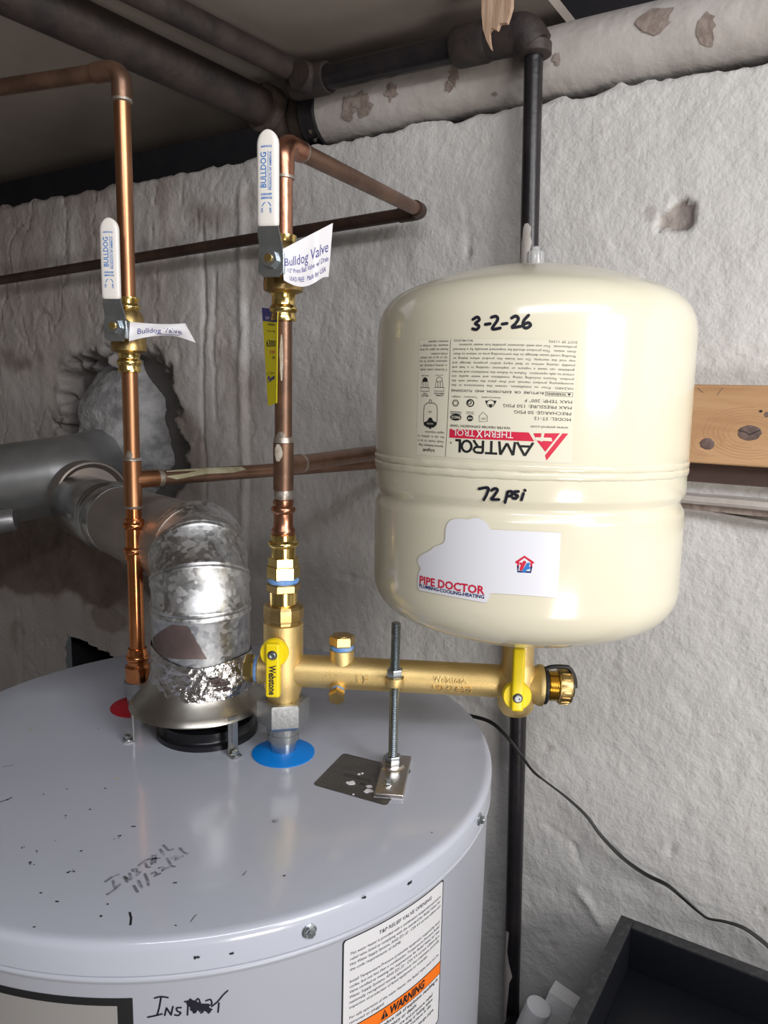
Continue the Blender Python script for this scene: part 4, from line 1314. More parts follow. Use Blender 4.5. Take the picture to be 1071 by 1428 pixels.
# ================================================================== SUPPORT ROD AND FOOT
stand = empty('support_rod', V3(ROD.x, ROD.y, HZ), 'upright zinc threaded rod on a nickel foot plate propping the brass arm', 'support rod')
mbs = MB()
rs = []
z = -0.335
k = 0
seg = 16
zt = -0.2025
pitch = 0.0019
n = int((zt - z) / (pitch / 2))
for i in range(n + 1):
    rr_ = 0.0043 if i % 2 else 0.0035
    rs.append((rr_, z + i * pitch / 2))
rs = [(0.0034, z)] + rs + [(0.0030, zt + 0.0008)]
mbs.lathe(rs, ROD, UP, seg)
mbs.build('threaded_rod', 'rod_zinc', stand, angle=20)
for z0, z1, r in ((-0.2525, -0.2445, 0.0073), (-0.3345, -0.3265, 0.0075)):
    mbs = MB()
    mbs.lathe(hexprof(r, z0, z1, 0.0008), ROD, UP, 6, rot=math.radians(20))
    mbs.build('nut', 'steel', stand, angle=30)
fp = [Vector((*zp(534.5, 1056), 0)), Vector((*zp(575, 1061), 0)), Vector((*zp(561.5, 1116), 0)), Vector((*zp(522, 1113), 0))]
fc = sum(fp, Vector()) / 4
ey = ((fp[0] + fp[1]) / 2 - (fp[2] + fp[3]) / 2)
hy = ey.length / 2
ey.normalize()
ex = Vector((ey.y, -ey.x, 0))
hx = ((fp[1] - fp[0]).length + (fp[2] - fp[3]).length) / 4
mbs = MB()
mbs.box(V3(fc.x, fc.y, HZ + 0.0026), ex, ey, UP, hx, hy, 0.0022, 0.0018)
mbs.lathe([(0.0115, HZ + 0.0045), (0.0100, HZ + 0.0056), (0.0092, HZ + 0.0072), (0.0060, HZ + 0.0074)], ROD, UP, 32)
mbs.build('foot_plate', 'nickel', stand, angle=45)
sc = zp(541.5, 1100)
mbs = MB()
so = V3(sc[0], sc[1], HZ + 0.0048)
mbs.lathe([(0.0050, 0), (0.0050, 0.0008), (0.0040, 0.0014)], so, UP, 20)
mbs.lathe([(0.0034, 0.001), (0.0034, 0.0040), (0.0028, 0.0046)], so, (0.05, 0.1, 1), 6)
mbs.build('screw', 'steel', stand, angle=30)
# foam pad under the plate
mbs = MB()
mbs.box(V3(fc.x, fc.y, HZ + 0.0006) , ex, ey, UP, hx * 0.97, hy * 0.98, 0.0006)
mbs.build('clear_pad', 'label_white', stand)

# ================================================================== COLD WATER PIPE
cold = empty('cold_water_pipe', V3(COLD.x, COLD.y, -0.216), 'cold water riser with brass unions, tee and elbow above the manifold', 'pipe')
def cpart(name, prof, m, seg=32, rot=0.0, angle=38, parent=None, base=CO):
    mb_ = MB()
    mb_.lathe(prof, base, UP, seg, rot=rot)
    return mb_.build(name, m, parent or cold, angle=angle)
cpart('union_nut', [(0.0165, -0.2150), (0.0165, -0.2105), (0.0183, -0.2095), (0.0186, -0.2075), (0.0186, -0.1985), (0.0170, -0.1960), (0.0130, -0.1952)], 'brass_dull', 12, angle=25)
cpart('union_sleeve', [(0.0128, -0.1955), (0.0128, -0.1835)], 'brass')
cpart('hex_collar', hexprof(0.0155, -0.1838, -0.1755), 'brass_dull', 6, 0.3, 30)
cpart('thread_seal', bead(0.0125, 0.0142, -0.1735, 0.0026), 'tape_blue')['label'] = 'blue thread seal'
cpart('press_adapter', [(0.0135, -0.1715), (0.0150, -0.1705), (0.0150, -0.1600), (0.0138, -0.1592), (0.0138, -0.1520)], 'brass', 6, 0.25, 30)
cpart('press_socket', [(0.0112, -0.1520), (0.0112, -0.1432)] + bead(0.0112, 0.0140, -0.1392, 0.0034) + [(0.0114, -0.1345), (0.0116, -0.1308), (0.009, -0.1306)], 'brass')
cpart('copper_coupling', [(0.0100, -0.1312), (0.0108, -0.1285), (0.0108, -0.1262), (0.0088, -0.1235), (0.0088, -0.1130)] + bead(0.0088, 0.0110, -0.1080, 0.0036) + [(0.0092, -0.1035), (0.0094, -0.0993), (0.0075, -0.0992)], 'copper_press')
PR = 0.0079
def tubepart(name, pts, r, m, parent, seg=24, lab=None):
    mb_ = MB()
    mb_.tube(pts, r, seg)
    o_ = mb_.build(name, m, parent, angle=50)
    if lab:
        o_['label'] = lab
    return o_
tubepart('pipe', [CO + UP * -0.101, CO + UP * 0.0645], PR - 0.0002, 'copper_brown', cold)
cpart('tee', [(0.0080, -0.0905), (0.0091, -0.0903), (0.0091, -0.0485), (0.0080, -0.0483)], 'copper_brown')
cbA = V3(COLD.x, COLD.y, -0.069)
d = Vector((0.427, 0.904, 0)).normalized()
tubepart('tee_branch', [cbA, cbA + d * 0.026], 0.0090, 'copper_brown', cold)
tubepart('pipe', [cbA + d * 0.02, cbA + d * 0.335], PR, 'copper_brown', cold)
tubepart('solder_joint', [cbA + d * 0.0245, cbA + d * 0.0295], 0.0089, 'solder', cold)
cpart('solder_joint', [(0.0079, -0.0485), (0.0090, -0.0480), (0.0084, -0.0440), (0.0079, -0.0430)], 'solder')
cpart('solder_joint', [(0.0078, -0.0985), (0.0081, -0.0960), (0.0084, -0.0925), (0.0079, -0.0905)], 'solder')
def patch(base, a0, a1, z0, z1, r, m, parent, seed, name):
    """thin smear on a vertical pipe"""
    D_ = Decal(lambda a, z, l: base + Vector((math.cos(a) * (r + l), math.sin(a) * (r + l), z)), step=0.2)
    rr_ = random.Random(seed)
    L_, R_ = [], []
    n_ = 9
    for i in range(n_ + 1):
        t = i / n_
        wv = math.sin(math.pi * min(max(t, 0.04), 0.96)) ** 0.5
        mid_ = (a0 + a1) / 2
        L_.append((mid_ - (mid_ - a0) * wv * rr_.uniform(0.7, 1), z0 + (z1 - z0) * t))
        R_.append((mid_ + (a1 - mid_) * wv * rr_.uniform(0.7, 1), z0 + (z1 - z0) * t))
    D_.poly(L_ + R_[::-1], m, 0.00025)
    return D_.build(name, parent)
fa = -math.pi / 2
patch(CO, fa - 0.3, fa + 0.15, 0.006, 0.045, PR, 'flux', cold, 3, 'flux_smear')
patch(CO, fa - 0.9, fa + 0.5, -0.0485, -0.038, PR, 'solder', cold, 5, 'flux_smear')
patch(CO, fa - 0.9, fa + 0.1, -0.064, -0.049, 0.0091, 'flux', cold, 6, 'flux_smear')
# top: short riser, elbow and branch to the back pipe
V2Z = 0.1035
CTOP = V3(COLD.x, COLD.y, 0.2015)
BK = at_c(588, 295, -0.862)
bdir = (BK - CTOP).normalized()
tubepart('pipe', [CO + UP * 0.120, CTOP - UP * 0.018], PR, 'copper_press', cold)
tubepart('elbow', fillet([CTOP - UP * 0.0265, CTOP, CTOP + bdir * 0.030], 0.0135, 10), 0.0092, 'copper_press', cold)
tubepart('pipe', [CTOP + bdir * 0.027, BK - bdir * 0.012], PR, 'copper_brown', cold)
cpart('solder_joint', [(0.0080, 0.1725), (0.0094, 0.1730), (0.0094, 0.1752), (0.0085, 0.1757)], 'solder')
tubepart('solder_joint', [CTOP + bdir * 0.0285, CTOP + bdir * 0.0325], 0.0090, 'solder', cold)

# old dark pipe along the wall
DL = at_c(-260, 430, -0.862)
DL2 = at_c(0, 391, -0.862)
ldir = (DL2 - BK).normalized()
old = empty('wall_water_pipe', BK, 'dark brown copper pipe running level across the masonry wall', 'pipe')
tubepart('pipe', [BK + ldir * 0.028, DL2, DL2 + ldir * 0.75], PR + 0.0003, 'copper_dark', old)
tubepart('elbow', fillet([BK - bdir * 0.026, BK, BK + ldir * 0.032], 0.0135, 10), 0.0096, 'copper_dark', old)

# ================================================================== HOT WATER PIPE
def hotp(z):
    t = (z - 0.2944) / (-0.314 - 0.2944)
    return V3(-0.2568 + (-0.2590 + 0.2568) * t, 0.771, z)
HD = (hotp(0.29) - hotp(-0.31)).normalized()
hot = empty('hot_water_pipe', hotp(-0.325), 'orange copper riser behind the flue elbow, turning left below the ceiling', 'pipe')
def hlathe(name, prof, m, seg=32, parent=None, angle=38, rot=0.0):
    mb_ = MB()
    b = hotp(0)
    mb_.lathe([(r, z / HD.z) for r, z in prof], b, HD, seg, rot=rot)
    return mb_.build(name, m, parent or hot, angle=angle)
hlathe('dielectric_union', [(0.0145, -0.3255), (0.0145, -0.312), (0.0125, -0.311)], 'zinc')
hlathe('copper_adapter', [(0.0090, -0.3135), (0.0130, -0.3125), (0.0132, -0.2960), (0.0105, -0.2935), (0.0105, -0.2895)] + bead(0.0105, 0.0122, -0.2865, 0.0032) + [(0.0108, -0.2830), (0.0095, -0.2760), (0.0078, -0.2757)], 'copper_bright')
HT = 0.293
htop = hotp(HT)
hl = at_z(0, 122, HT) - htop
hl.z = 0
hl.normalize()
tubepart('pipe', [hotp(-0.28), hotp(-0.16)], PR, 'copper_bright', hot)
hlathe('coupling', [(0.0080, -0.1805), (0.0098, -0.1795), (0.0100, -0.1745)] + bead(0.0100, 0.0116, -0.1702, 0.0032) + [(0.0090, -0.1660), (0.0090, -0.1475)] + bead(0.0100, 0.0116, -0.1435, 0.0032) + [(0.0102, -0.1395), (0.0098, -0.1362), (0.008, -0.1360)], 'copper_bright')
tubepart('pipe', [hotp(-0.145), hotp(-0.118)], PR, 'copper_bright', hot)
hlathe('tee', [(0.0080, -0.1235), (0.0092, -0.1232), (0.0092, -0.0772), (0.0080, -0.0770)], 'copper')
hbA = hotp(-0.0965)
hd2 = Vector((0.722, 0.692, 0)).normalized()
tubepart('tee_branch', [hbA, hbA + hd2 * 0.027], 0.0091, 'copper', hot)
tubepart('solder_joint', [hbA + hd2 * 0.0255, hbA + hd2 * 0.0325], 0.0090, 'solder', hot)
tubepart('pipe', [hbA + hd2 * 0.02, hbA + hd2 * 0.352], PR, 'copper_brown', hot)
# greenish flux crust on the branch
D_ = Decal(lambda s, a, l: hbA + hd2 * s + (Vector((hd2.y, -hd2.x, 0)) * math.cos(a) + UP * math.sin(a)) * (PR + l), step=0.006)
D_.poly([(0.034, 0.2), (0.045, -0.2), (0.08, 0.25), (0.115, 0.15), (0.132, 0.5), (0.128, 1.0), (0.10, 1.25), (0.06, 1.3), (0.036, 1.1)], 'lime', 0.0003)
D_.build('flux_crust', hot, 'pale greenish flux crust on the side branch')
hlathe('solder_joint', [(0.0080, -0.0772), (0.0092, -0.0766), (0.0085, -0.0740), (0.0080, -0.0735)], 'solder')
hlathe('solder_joint', [(0.0080, -0.1262), (0.0088, -0.1250), (0.0092, -0.1232)], 'solder')
patch(hotp(0) , fa - 0.6, fa + 0.5, -0.0765, -0.066, PR, 'solder', hot, 8, 'flux_smear').location.x += hotp(-0.07).x - hotp(0).x
tubepart('pipe', [hotp(-0.080), hotp(0.014)], PR, 'copper', hot)
V1Z = 0.0545
tubepart('pipe', [hotp(V1Z + 0.02), hotp(HT - 0.018)], PR, 'copper', hot)
tubepart('elbow', fillet([hotp(HT - 0.026), htop, htop + hl * 0.030], 0.0135, 10), 0.0094, 'copper_brown', hot)
tubepart('pipe', [htop + hl * 0.027, htop + hl * 0.42], PR, 'copper_brown', hot)
hlathe('solder_joint', [(0.0080, HT - 0.0295), (0.0096, HT - 0.0285), (0.0096, HT - 0.0262), (0.0088, HT - 0.0258)], 'solder')

# ================================================================== BALL VALVES
def ball_valve(axis_pt, ax, f, label, top, bot, grp=None):
    """axis_pt: stem level on the pipe axis. top/bot = half lengths"""
    ax = ax.normalized()
    f = (f - ax * f.dot(ax)).normalized()
    u = ax.cross(f).normalized()            # to the right in view
    if u.x < 0:
        u = -u
    v = empty('ball_valve', axis_pt, label, 'valve', grp)
    def part(name, prof, m, seg=32, parent=None, o=axis_pt, a=ax, rot=0.0, angle=35):
        mb_ = MB()
        mb_.lathe(prof, o, a, seg, rot=rot)
        return mb_.build(name, m, parent or v, angle=angle)
    part('valve_body', [(0.0110, -0.0240), (0.0148, -0.0225), (0.0170, -0.0215), (0.0172, -0.0150), (0.0168, -0.0140), (0.0168, 0.0), (0.0150, 0.010), (0.0130, 0.0150), (0.0120, 0.0165)], 'brass_dull', 24)
    e, g = frame(ax)
    for sgn, L in ((-1, bot), (1, top)):
        a_ = ax * sgn
        s0 = 0.0225 if sgn < 0 else 0.0150
        part('press_end', [(0.0118, s0), (0.0105, s0 + 0.003), (0.0100, s0 + 0.0050), (0.0100, L - 0.0140)] + bead(0.0102, 0.0122, L - 0.0100, 0.0034) + [(0.0104, L - 0.0055), (0.0112, L - 0.0030), (0.0112, L - 0.0006), (0.0085, L)], 'brass', 32, a=a_)
    # gland and stem
    part('stem_gland', [(0.0095, 0.010), (0.0095, 0.0215), (0.0080, 0.0225), (0.0080, 0.0285)], 'brass_dull', 24, a=f)
    st = part('stem', [(0.0034, 0.026), (0.0034, 0.0360), (0.0030, 0.0365)], 'brass', 16, a=f)
    # lever: nut plate, bent strap, grip
    d0, d1 = 0.0285, 0.0345
    mb_ = MB()
    path = [(d0, -0.0140, 0.0070), (d0, -0.0100, 0.0098), (d0, 0.0, 0.0108), (d0, 0.0075, 0.0102), (d0 + 0.0003, 0.0105, 0.0098), (d1, 0.0215, 0.0092), (d1, 0.0300, 0.0072), (d1, 0.088, 0.0070)]
    rs_ = []
    for (dd, zz, hw) in path:
        c = axis_pt + f * dd + ax * zz
        rs_.append([c - u * hw - f * 0.0012, c + u * hw - f * 0.0012, c + u * hw + f * 0.0012, c - u * hw + f * 0.0012])
    mb_.rings(rs_)
    for sg in (-1, 1):                       # folded stop tabs beside the nut
        mb_.box(axis_pt + f * (d0 - 0.0055) + ax * -0.003 + u * sg * 0.0102, u, ax, f, 0.0010, 0.0085, 0.0062, 0.0006)
    lv = mb_.build('lever', 'steel', v, angle=30)
    part('nut', hexprof(0.0070, 0.0296, 0.0345, 0.0006), 'steel', 6, lv, a=f, rot=0.3, angle=30)
    mb_ = MB()
    gw, gt = 0.0090, 0.0036
    rs_ = []
    z0, z1 = 0.0245, 0.0975
    prof = [(z0, 0.86, 0.8), (z0 + 0.0008, 0.97, 0.95), (z0 + 0.003, 1, 1)] + [(z0 + 0.006 + k * 0.008, 1, 1) for k in range(7)]
    for k in range(10):
        a = math.pi / 2 * k / 9
        prof.append((z1 - gw * 1.25 + gw * 1.25 * math.sin(a), max(math.cos(a), 0.02), 0.55 + 0.45 * math.cos(a)))
    for zz, sw, stt in prof:
        c = axis_pt + f * d1 + ax * zz
        ring = []
        for k in range(24):
            a = 2 * math.pi * k / 24
            ca, sa = math.cos(a), math.sin(a)
            ring.append(c + u * (gw * sw * math.copysign(abs(ca) ** 0.55, ca)) + f * (gt * stt * math.copysign(abs(sa) ** 0.6, sa)))
        rs_.append(ring)
    mb_.rings(rs_)
    gp = mb_.build('grip', 'white_grip', lv, angle=50)
    gp['label'] = 'white vinyl sleeve with blue print'
    D_ = Decal(lambda x, y, l: axis_pt + f * (d1 + gt + l) + u * x + ax * y)
    D_.text('BULLDOG', -0.0002, 0.0535, 0.0265, 0.0048, 'ink_blue', 0.012, ang=90, lift=0.0002)
    D_.rect(0.0012, 0.0515, 0.0016, 0.0810, 'ink_blue')
    D_.text('PRODUCTS OF AMERICA', 0.0042, 0.0515, 0.0290, 0.0018, 'ink_blue', 0.02, ang=90, lift=0.0002)
    D_.text('600WOG', -0.0045, 0.0835, 0.0090, 0.0016, 'ink_blue', 0.02, lift=0.0002)
    D_.text('150WSP', -0.0046, 0.0475, 0.0092, 0.0017, 'ink_blue', 0.03, lift=0.0002)
    D_.text('600WOG', -0.0046, 0.0448, 0.0092, 0.0017, 'ink_blue', 0.03, lift=0.0002)
    D_.text('ON', -0.0030, 0.0345, 0.0034, 0.0017, 'ink_blue', 0.02, ang=90, lift=0.0002)
    D_.text('OFF', 0.0042, 0.0340, 0.0042, 0.0017, 'ink_blue', 0.02, ang=90, lift=0.0002)
    for sg in (-1, 1):
        D_.stroke([(sg * 0.0036, 0.0395), (sg * 0.0026, 0.0412), (sg * 0.0014, 0.0422)], 0.0007, 'ink_blue', 0.0002)
    D_.build('print', lv)
    return v, f, u
v2, f2, u2 = ball_valve(V3(COLD.x, COLD.y, V2Z), UP, Vector((-0.22, -0.97, 0)), 'brass ball valve with upright white lever on the cold riser beside the large paper tag', 0.0245, 0.0470, 'ball valves on the copper risers')
v1, f1, u1 = ball_valve(hotp(V1Z), HD, Vector((-0.10, -0.99, 0)), 'brass ball valve with upright white lever on the hot riser above the galvanized flue', 0.0305, 0.0430, 'ball valves on the copper risers')

# ================================================================== PAPER AND CARD TAGS
def tag_sheet(P, name, m, label, cat, th=0.0004):
    mb_ = MB()
    mb_.sheet(P, th)
    o_ = mb_.build(name, m, None, angle=70, loc=P[0][0])
    return tag(o_, label, cat, 'tags hanging from the valves')
# big tag on the cold valve: rows top -> bottom, columns left -> right; depth curls back at the right
def tag2(u, v):
    T0, T1, B0, B1 = Vector((391, 349)), Vector((464, 311)), Vector((396, 391)), Vector((458, 386))
    t = T0.lerp(T1, u)
    b = B0.lerp(B1, u) + Vector((0, 11 * math.sin(math.pi * min(u * 1.15, 1)) ** 1.0 * (1 if u < 0.87 else (1 - u) / 0.13)))
    p = t.lerp(b, v)
    Y = COLD.y - 0.0300 + 0.006 * u + 0.0025 * math.sin(3.0 * u + 2 * v) + (0.020 * max(0, u - 0.70) / 0.30 if u > 0.70 else 0)
    return at_y(p.x, p.y, Y)
P = [[tag2(j / 24, i / 14) for j in range(25)] for i in range(15)]
pt2 = tag_sheet(P, 'paper_tag', 'paper', 'large curled white paper tag with blue print, beside the cold riser valve', 'tag')
def surf_fn(fn, n_to_cam=True):
    def g(u, v, l):
        p = fn(u, v)
        a, b = fn(u + 0.01, v) - p, fn(u, v + 0.01) - p
        n = a.cross(b).normalized()
        if n.dot(EYEV - p) < 0:
            n = -n
        return p + n * (0.00025 + l)
    return g
D_ = Decal(surf_fn(tag2))
D_.text('Bulldog Valve', 0.06, 0.52, 0.88, -0.22, 'ink_violet', 0.0, lift=0.0002)
D_.text('1/2" Press Ball Valve w/ Drain', 0.10, 0.70, 0.86, -0.105, 'ink_violet', 0.0, lift=0.0002)
D_.text('LEAD FREE · Made for USA', 0.14, 0.90, 0.78, -0.105, 'ink_violet', 0.0, lift=0.0002)
D_.build('print', pt2)
# narrow tag on the hot valve, folded to a strip
def tag1(u, v):
    tp = curve_pts([(181, 449), (200, 450.5), (222, 452), (242, 452), (258, 451)], 6)
    bt = curve_pts([(180, 476), (200, 471), (222, 468), (246, 469), (273, 478)], 6)
    k = min(int(u * 24), 23)
    w = u * 24 - k
    t, b = tp[k].lerp(tp[k + 1], w), bt[k].lerp(bt[k + 1], w)
    p = t.lerp(b, v)
    Y = 0.771 - 0.029 + 0.012 * u + 0.004 * math.sin(5 * u + 3 * v) + 0.006 * (v - 0.5) * math.sin(4 * u)
    return at_y(p.x, p.y, Y)
P = [[tag1(j / 24, i / 8) for j in range(25)] for i in range(9)]
pt1 = tag_sheet(P, 'paper_tag', 'paper', 'narrow folded white paper tag fluttering from the hot riser valve', 'tag')
D_ = Decal(surf_fn(lambda u, v: tag1(min(max(u, 0), 1), v)))
D_.text('Bulldog Valve', 0.16, 0.72, 0.68, -0.36, 'ink_violet', 0.0, lift=0.0002)
D_.rect(0.45, 0.80, 0.80, 0.83, 'ink_violet')
D_.build('print', pt1)
# yellow price tag, seen nearly edge on
def tag3(u, v):
    T0, T1, B0, B1 = Vector((365.5, 429)), Vector((387.5, 432)), Vector((374, 566)), Vector((386, 562))
    p = T0.lerp(T1, u).lerp(B0.lerp(B1, u), v)
    return at_y(p.x, p.y, COLD.y - 0.010 - 0.004 * math.sin(2.5 * v) + 0.030 * (1 - u) * (1 - 0.45 * v))
P = [[tag3(j / 6, i / 16) for j in range(7)] for i in range(17)]
pt3 = tag_sheet(P, 'price_tag', 'paper_yellow', 'long yellow card tag with a violet top hanging beside the cold riser', 'tag')
D_ = Decal(surf_fn(tag3))
D_.poly([(0, 0), (1, 0), (1, 0.135), (0, 0.135)], 'ink_violet', 0.0001)
D_.text('1/2', 0.42, 0.062, 0.4, -0.03, 'ink_white', 0.02, lift=0.0002)
D_.text('1PRS', 0.24, 0.115, 0.6, -0.03, 'ink_white', 0.02, lift=0.0002)
D_.text('PRESS', 0.35, 0.175, 0.5, -0.018, 'ink', 0.02, lift=0.0002)
D_.text('VALVE', 0.26, 0.245, 0.6, -0.022, 'ink_soft', 0.0, lift=0.0002)
D_.text('6300', 0.18, 0.395, 0.72, -0.066, 'ink', 0.02, lift=0.0002)
D_.text('CW', 0.42, 0.47, 0.45, -0.034, 'ink_red', 0.02, lift=0.0002)
D_.text('16', 0.62, 0.525, 0.22, -0.03, 'ink', 0.02, lift=0.0002)
D_.text('x Type', 0.1, 0.68, 0.7, -0.022, 'ink_soft', 0.0, lift=0.0002)
D_.stroke([(0.15, 0.76), (0.2, 0.72), (0.35, 0.71), (0.3, 0.75), (0.55, 0.73), (0.8, 0.72)], 0.03, 'ink_violet')
D_.build('print', pt3)

# ================================================================== DRAFT HOOD AND FLUE
FB = V3(FL.x, FL.y, 0)
hood = empty('draft_hood', V3(FL.x, FL.y, HZ), 'conical sheet metal draft hood on thin legs over the black flue collar', 'draft hood')
mb = MB()
mb.lathe([(0.0475, -0.2800), (0.0500, -0.2870), (0.0565, -0.2960), (0.0630, -0.3035), (0.0672, -0.3080), (0.0676, -0.3092), (0.0655, -0.3085), (0.0540, -0.2960), (0.0470, -0.2870), (0.0455, -0.2800)], FB + Vector((-0.003, 0, 0)), UP, 72, cap0=False, cap1=False)
mb.build('cone', 'hood', hood, angle=60)
def leg(px_t, py_t, px_b, py_b, ang):
    a = math.radians(ang)
    rd, tg = Vector((math.cos(a), math.sin(a), 0)), Vector((-math.sin(a), math.cos(a), 0))
    P = FB + rd * 0.0650 + Vector((-0.002, 0, 0))
    mb_ = MB()
    h0, h1 = -0.3040, HZ + 0.0004
    mb_.box(P + UP * ((h0 + h1) / 2), tg, rd, UP, 0.0050, 0.0007, (h0 - h1) / 2)
    mb_.box(P + UP * h1 + rd * 0.004 + UP * 0.0006, tg, rd, UP, 0.0050, 0.0048, 0.0006)
    mb_.box(P - rd * 0.004 + UP * (h0 - 0.0008), tg, (rd - UP * 0.3).normalized(), UP, 0.0050, 0.0050, 0.0007)
    mb_.box(P + UP * ((h0 + h1) / 2 + 0.003) + rd * 0.0008, tg, rd, UP, 0.0012, 0.0006, 0.009)
    l_ = mb_.build('leg', 'hood', hood, angle=30)
    mbx = MB()
    mbx.lathe([(0.0044, 0), (0.0044, 0.0008), (0.0038, 0.0012)], P + UP * (h1 + 0.0012) + rd * 0.0052, UP, 16)
    mbx.lathe([(0.0034, 0.0008), (0.0034, 0.0036), (0.0026, 0.0044)], P + UP * (h1 + 0.0012) + rd * 0.0052, UP, 6)
    mbx.build('screw', 'steel', l_, angle=30)
leg(0, 0, 0, 0, -50)
leg(0, 0, 0, 0, 202)
leg(0, 0, 0, 0, 76)

ER = 0.0470
elb = empty('flue_elbow', V3(FL.x, FL.y, -0.292), 'mottled galvanized flue elbow rising from the draft hood and bending back', 'flue elbow')
fd = (at_z(122, 697, -0.185) - V3(FL.x, FL.y, -0.185))
fd = Vector((-0.30, 0.954, 0)).normalized()
EZ0 = -0.2105                                   # bend starts
BRD = 0.046                                    # bend radius
def bend(a):                                   # a: 0..90
    t = math.radians(a)
    return V3(FL.x, FL.y, EZ0) + fd * (BRD * (1 - math.cos(t))) + UP * (BRD * math.sin(t)), (UP * math.cos(t) + fd * math.sin(t))
sideax = UP.cross(fd).normalized()
def plane_ring(p, n, axis, org, r, seg=72):
    """circle of radius r about (org, axis) pushed along axis onto the plane (p, n)"""
    e = sideax
    g = axis.cross(e).normalized()
    out = []
    for i in range(seg):
        a = 2 * math.pi * i / seg
        q_ = org + (e * math.cos(a) + g * math.sin(a)) * r
        t = (p - q_).dot(n) / axis.dot(n)
        out.append(q_ + axis * t)
    return out
joints = [0, 30, 60, 90]
def gore(a0, a1, name, m):
    """straight gore between two mitre planes with a raised bead at each end"""
    p0, n0 = bend(a0)
    p1, n1 = bend(a1)
    am = (a0 + a1) / 2
    pm, nm = bend(am)
    org = pm + (p0 - pm - nm * (p0 - pm).dot(nm)) * 0.35
    rs_ = []
    for (pp, nn, s) in ((p0, n0, 1), (p1, n1, -1)):
        lst = [(0.0, 1.0), (0.0012, 1.022), (0.0030, 1.030), (0.0046, 1.020), (0.0060, 1.0)]
        seq = [plane_ring(pp + nm * (dz * s), nn, nm, org, ER * k) for dz, k in lst]
        rs_ += seq if s > 0 else seq[::-1]
    mb_ = MB()
    mb_.rings(rs_, False, False)
    return mb_.build(name, m, elb, angle=40)
mb = MB()
mb.lathe([(ER, -0.292), (ER, EZ0 - 0.008), (ER * 1.03, EZ0 - 0.0055), (ER * 1.035, EZ0 - 0.0035), (ER * 1.01, EZ0 - 0.0012), (ER, EZ0 + 0.001)], FB, UP, 72, cap0=False, cap1=False)
mb.build('elbow_collar', 'galv', elb, angle=40)
for a0, a1 in ((0, 30), (30, 60), (60, 88)):
    gore(a0, a1, 'elbow_gore', 'galv')
pe, ne = bend(88)
mb = MB()
mb.lathe([(ER, -0.004), (ER * 1.03, 0.001), (ER * 1.03, 0.006)], pe, ne, 72, cap0=False, cap1=False, ref=sideax)
mb.build('elbow_rim', 'galv', elb, angle=40)
# crinkled foil tape at the foot
def foil_band(z0, z1, name, edge=0.0):
    mb_ = MB()
    rs_ = []
    nz_, ns_ = 26, 180
    for i in range(nz_ + 1):
        ring = []
        for j in range(ns_):
            a = 2 * math.pi * j / ns_
            top = z1 - 0.006 * float(math.sin(a * 1.0 + 2.2)) - 0.003 * math.sin(3 * a)
            z = z0 + (top - z0) * i / nz_
            cx, cy = math.cos(a) * 3, math.sin(a) * 3
            n_ = float(fbm(np.array(a * 9.5), np.array(z * 170), 4, 91)) * 0.0040 + 0.002 * abs(float(fbm(np.array(a * 5), np.array(z * 90 + a * 4), 3, 95)))
            bulge = 0.007 * math.exp(-((a - math.radians(330)) / 0.35) ** 2) * max(0, math.sin(math.pi * (i / nz_)))
            flare = 0.0035 * (1 - i / nz_) ** 3
            r = ER + 0.0012 + (abs(n_) * 0.9) * min(1, (nz_ - i) / 4) + bulge + flare
            ring.append(FB + Vector((math.cos(a) * r, math.sin(a) * r, z)))
        rs_.append(ring)
    mb_.rings(rs_, False, False)
    return mb_.build(name, 'foil', elb, angle=25)
foil_band(-0.2905, -0.252, 'foil_tape')['label'] = 'crinkled silver foil tape'
# dull brown triangular patch on the collar
def ecyl(px, py, R=ER):
    a, z = on_cyl(px, py, FL.x, FL.y, R)
    return (a % (2 * math.pi), z)
D_ = Decal(lambda a, z, l: FB + Vector((math.cos(a) * (ER + l), math.sin(a) * (ER + l), z)), step=0.06)
D_.poly([ecyl(*p) for p in ((213.5, 890), (225, 880), (243, 870), (250, 867), (257, 868), (262, 874), (289, 919), (270, 919), (240, 918), (214, 906))], 'dull_brown', 0.0005)
D_.build('brown_triangle', elb, 'dull brown triangular patch')
# dark torn edge on the foil
mb = MB()
for px, py, r in ((300, 950, 0.006), (309, 955, 0.007), (316, 962, 0.0055), (305, 962, 0.004)):
    a, z = ecyl(px, py, ER + 0.006)
    c = FB + Vector((math.cos(a) * (ER + 0.005), math.sin(a) * (ER + 0.005), z))
    rd, tg = Vector((math.cos(a), math.sin(a), 0)), Vector((-math.sin(a), math.cos(a), 0))
    P = [(r * rr.uniform(0.5, 1.4) * math.cos(t), 0.6 * r * rr.uniform(0.5, 1.4) * math.sin(t)) for t in [2 * math.pi * i / 8 for i in range(8)]]
    mb.extrude(P, c, tg, (UP + rd * 0.5).normalized(), rd, 0, 0.0012)
mb.build('torn_tape_edge', 'dull_brown', elb)

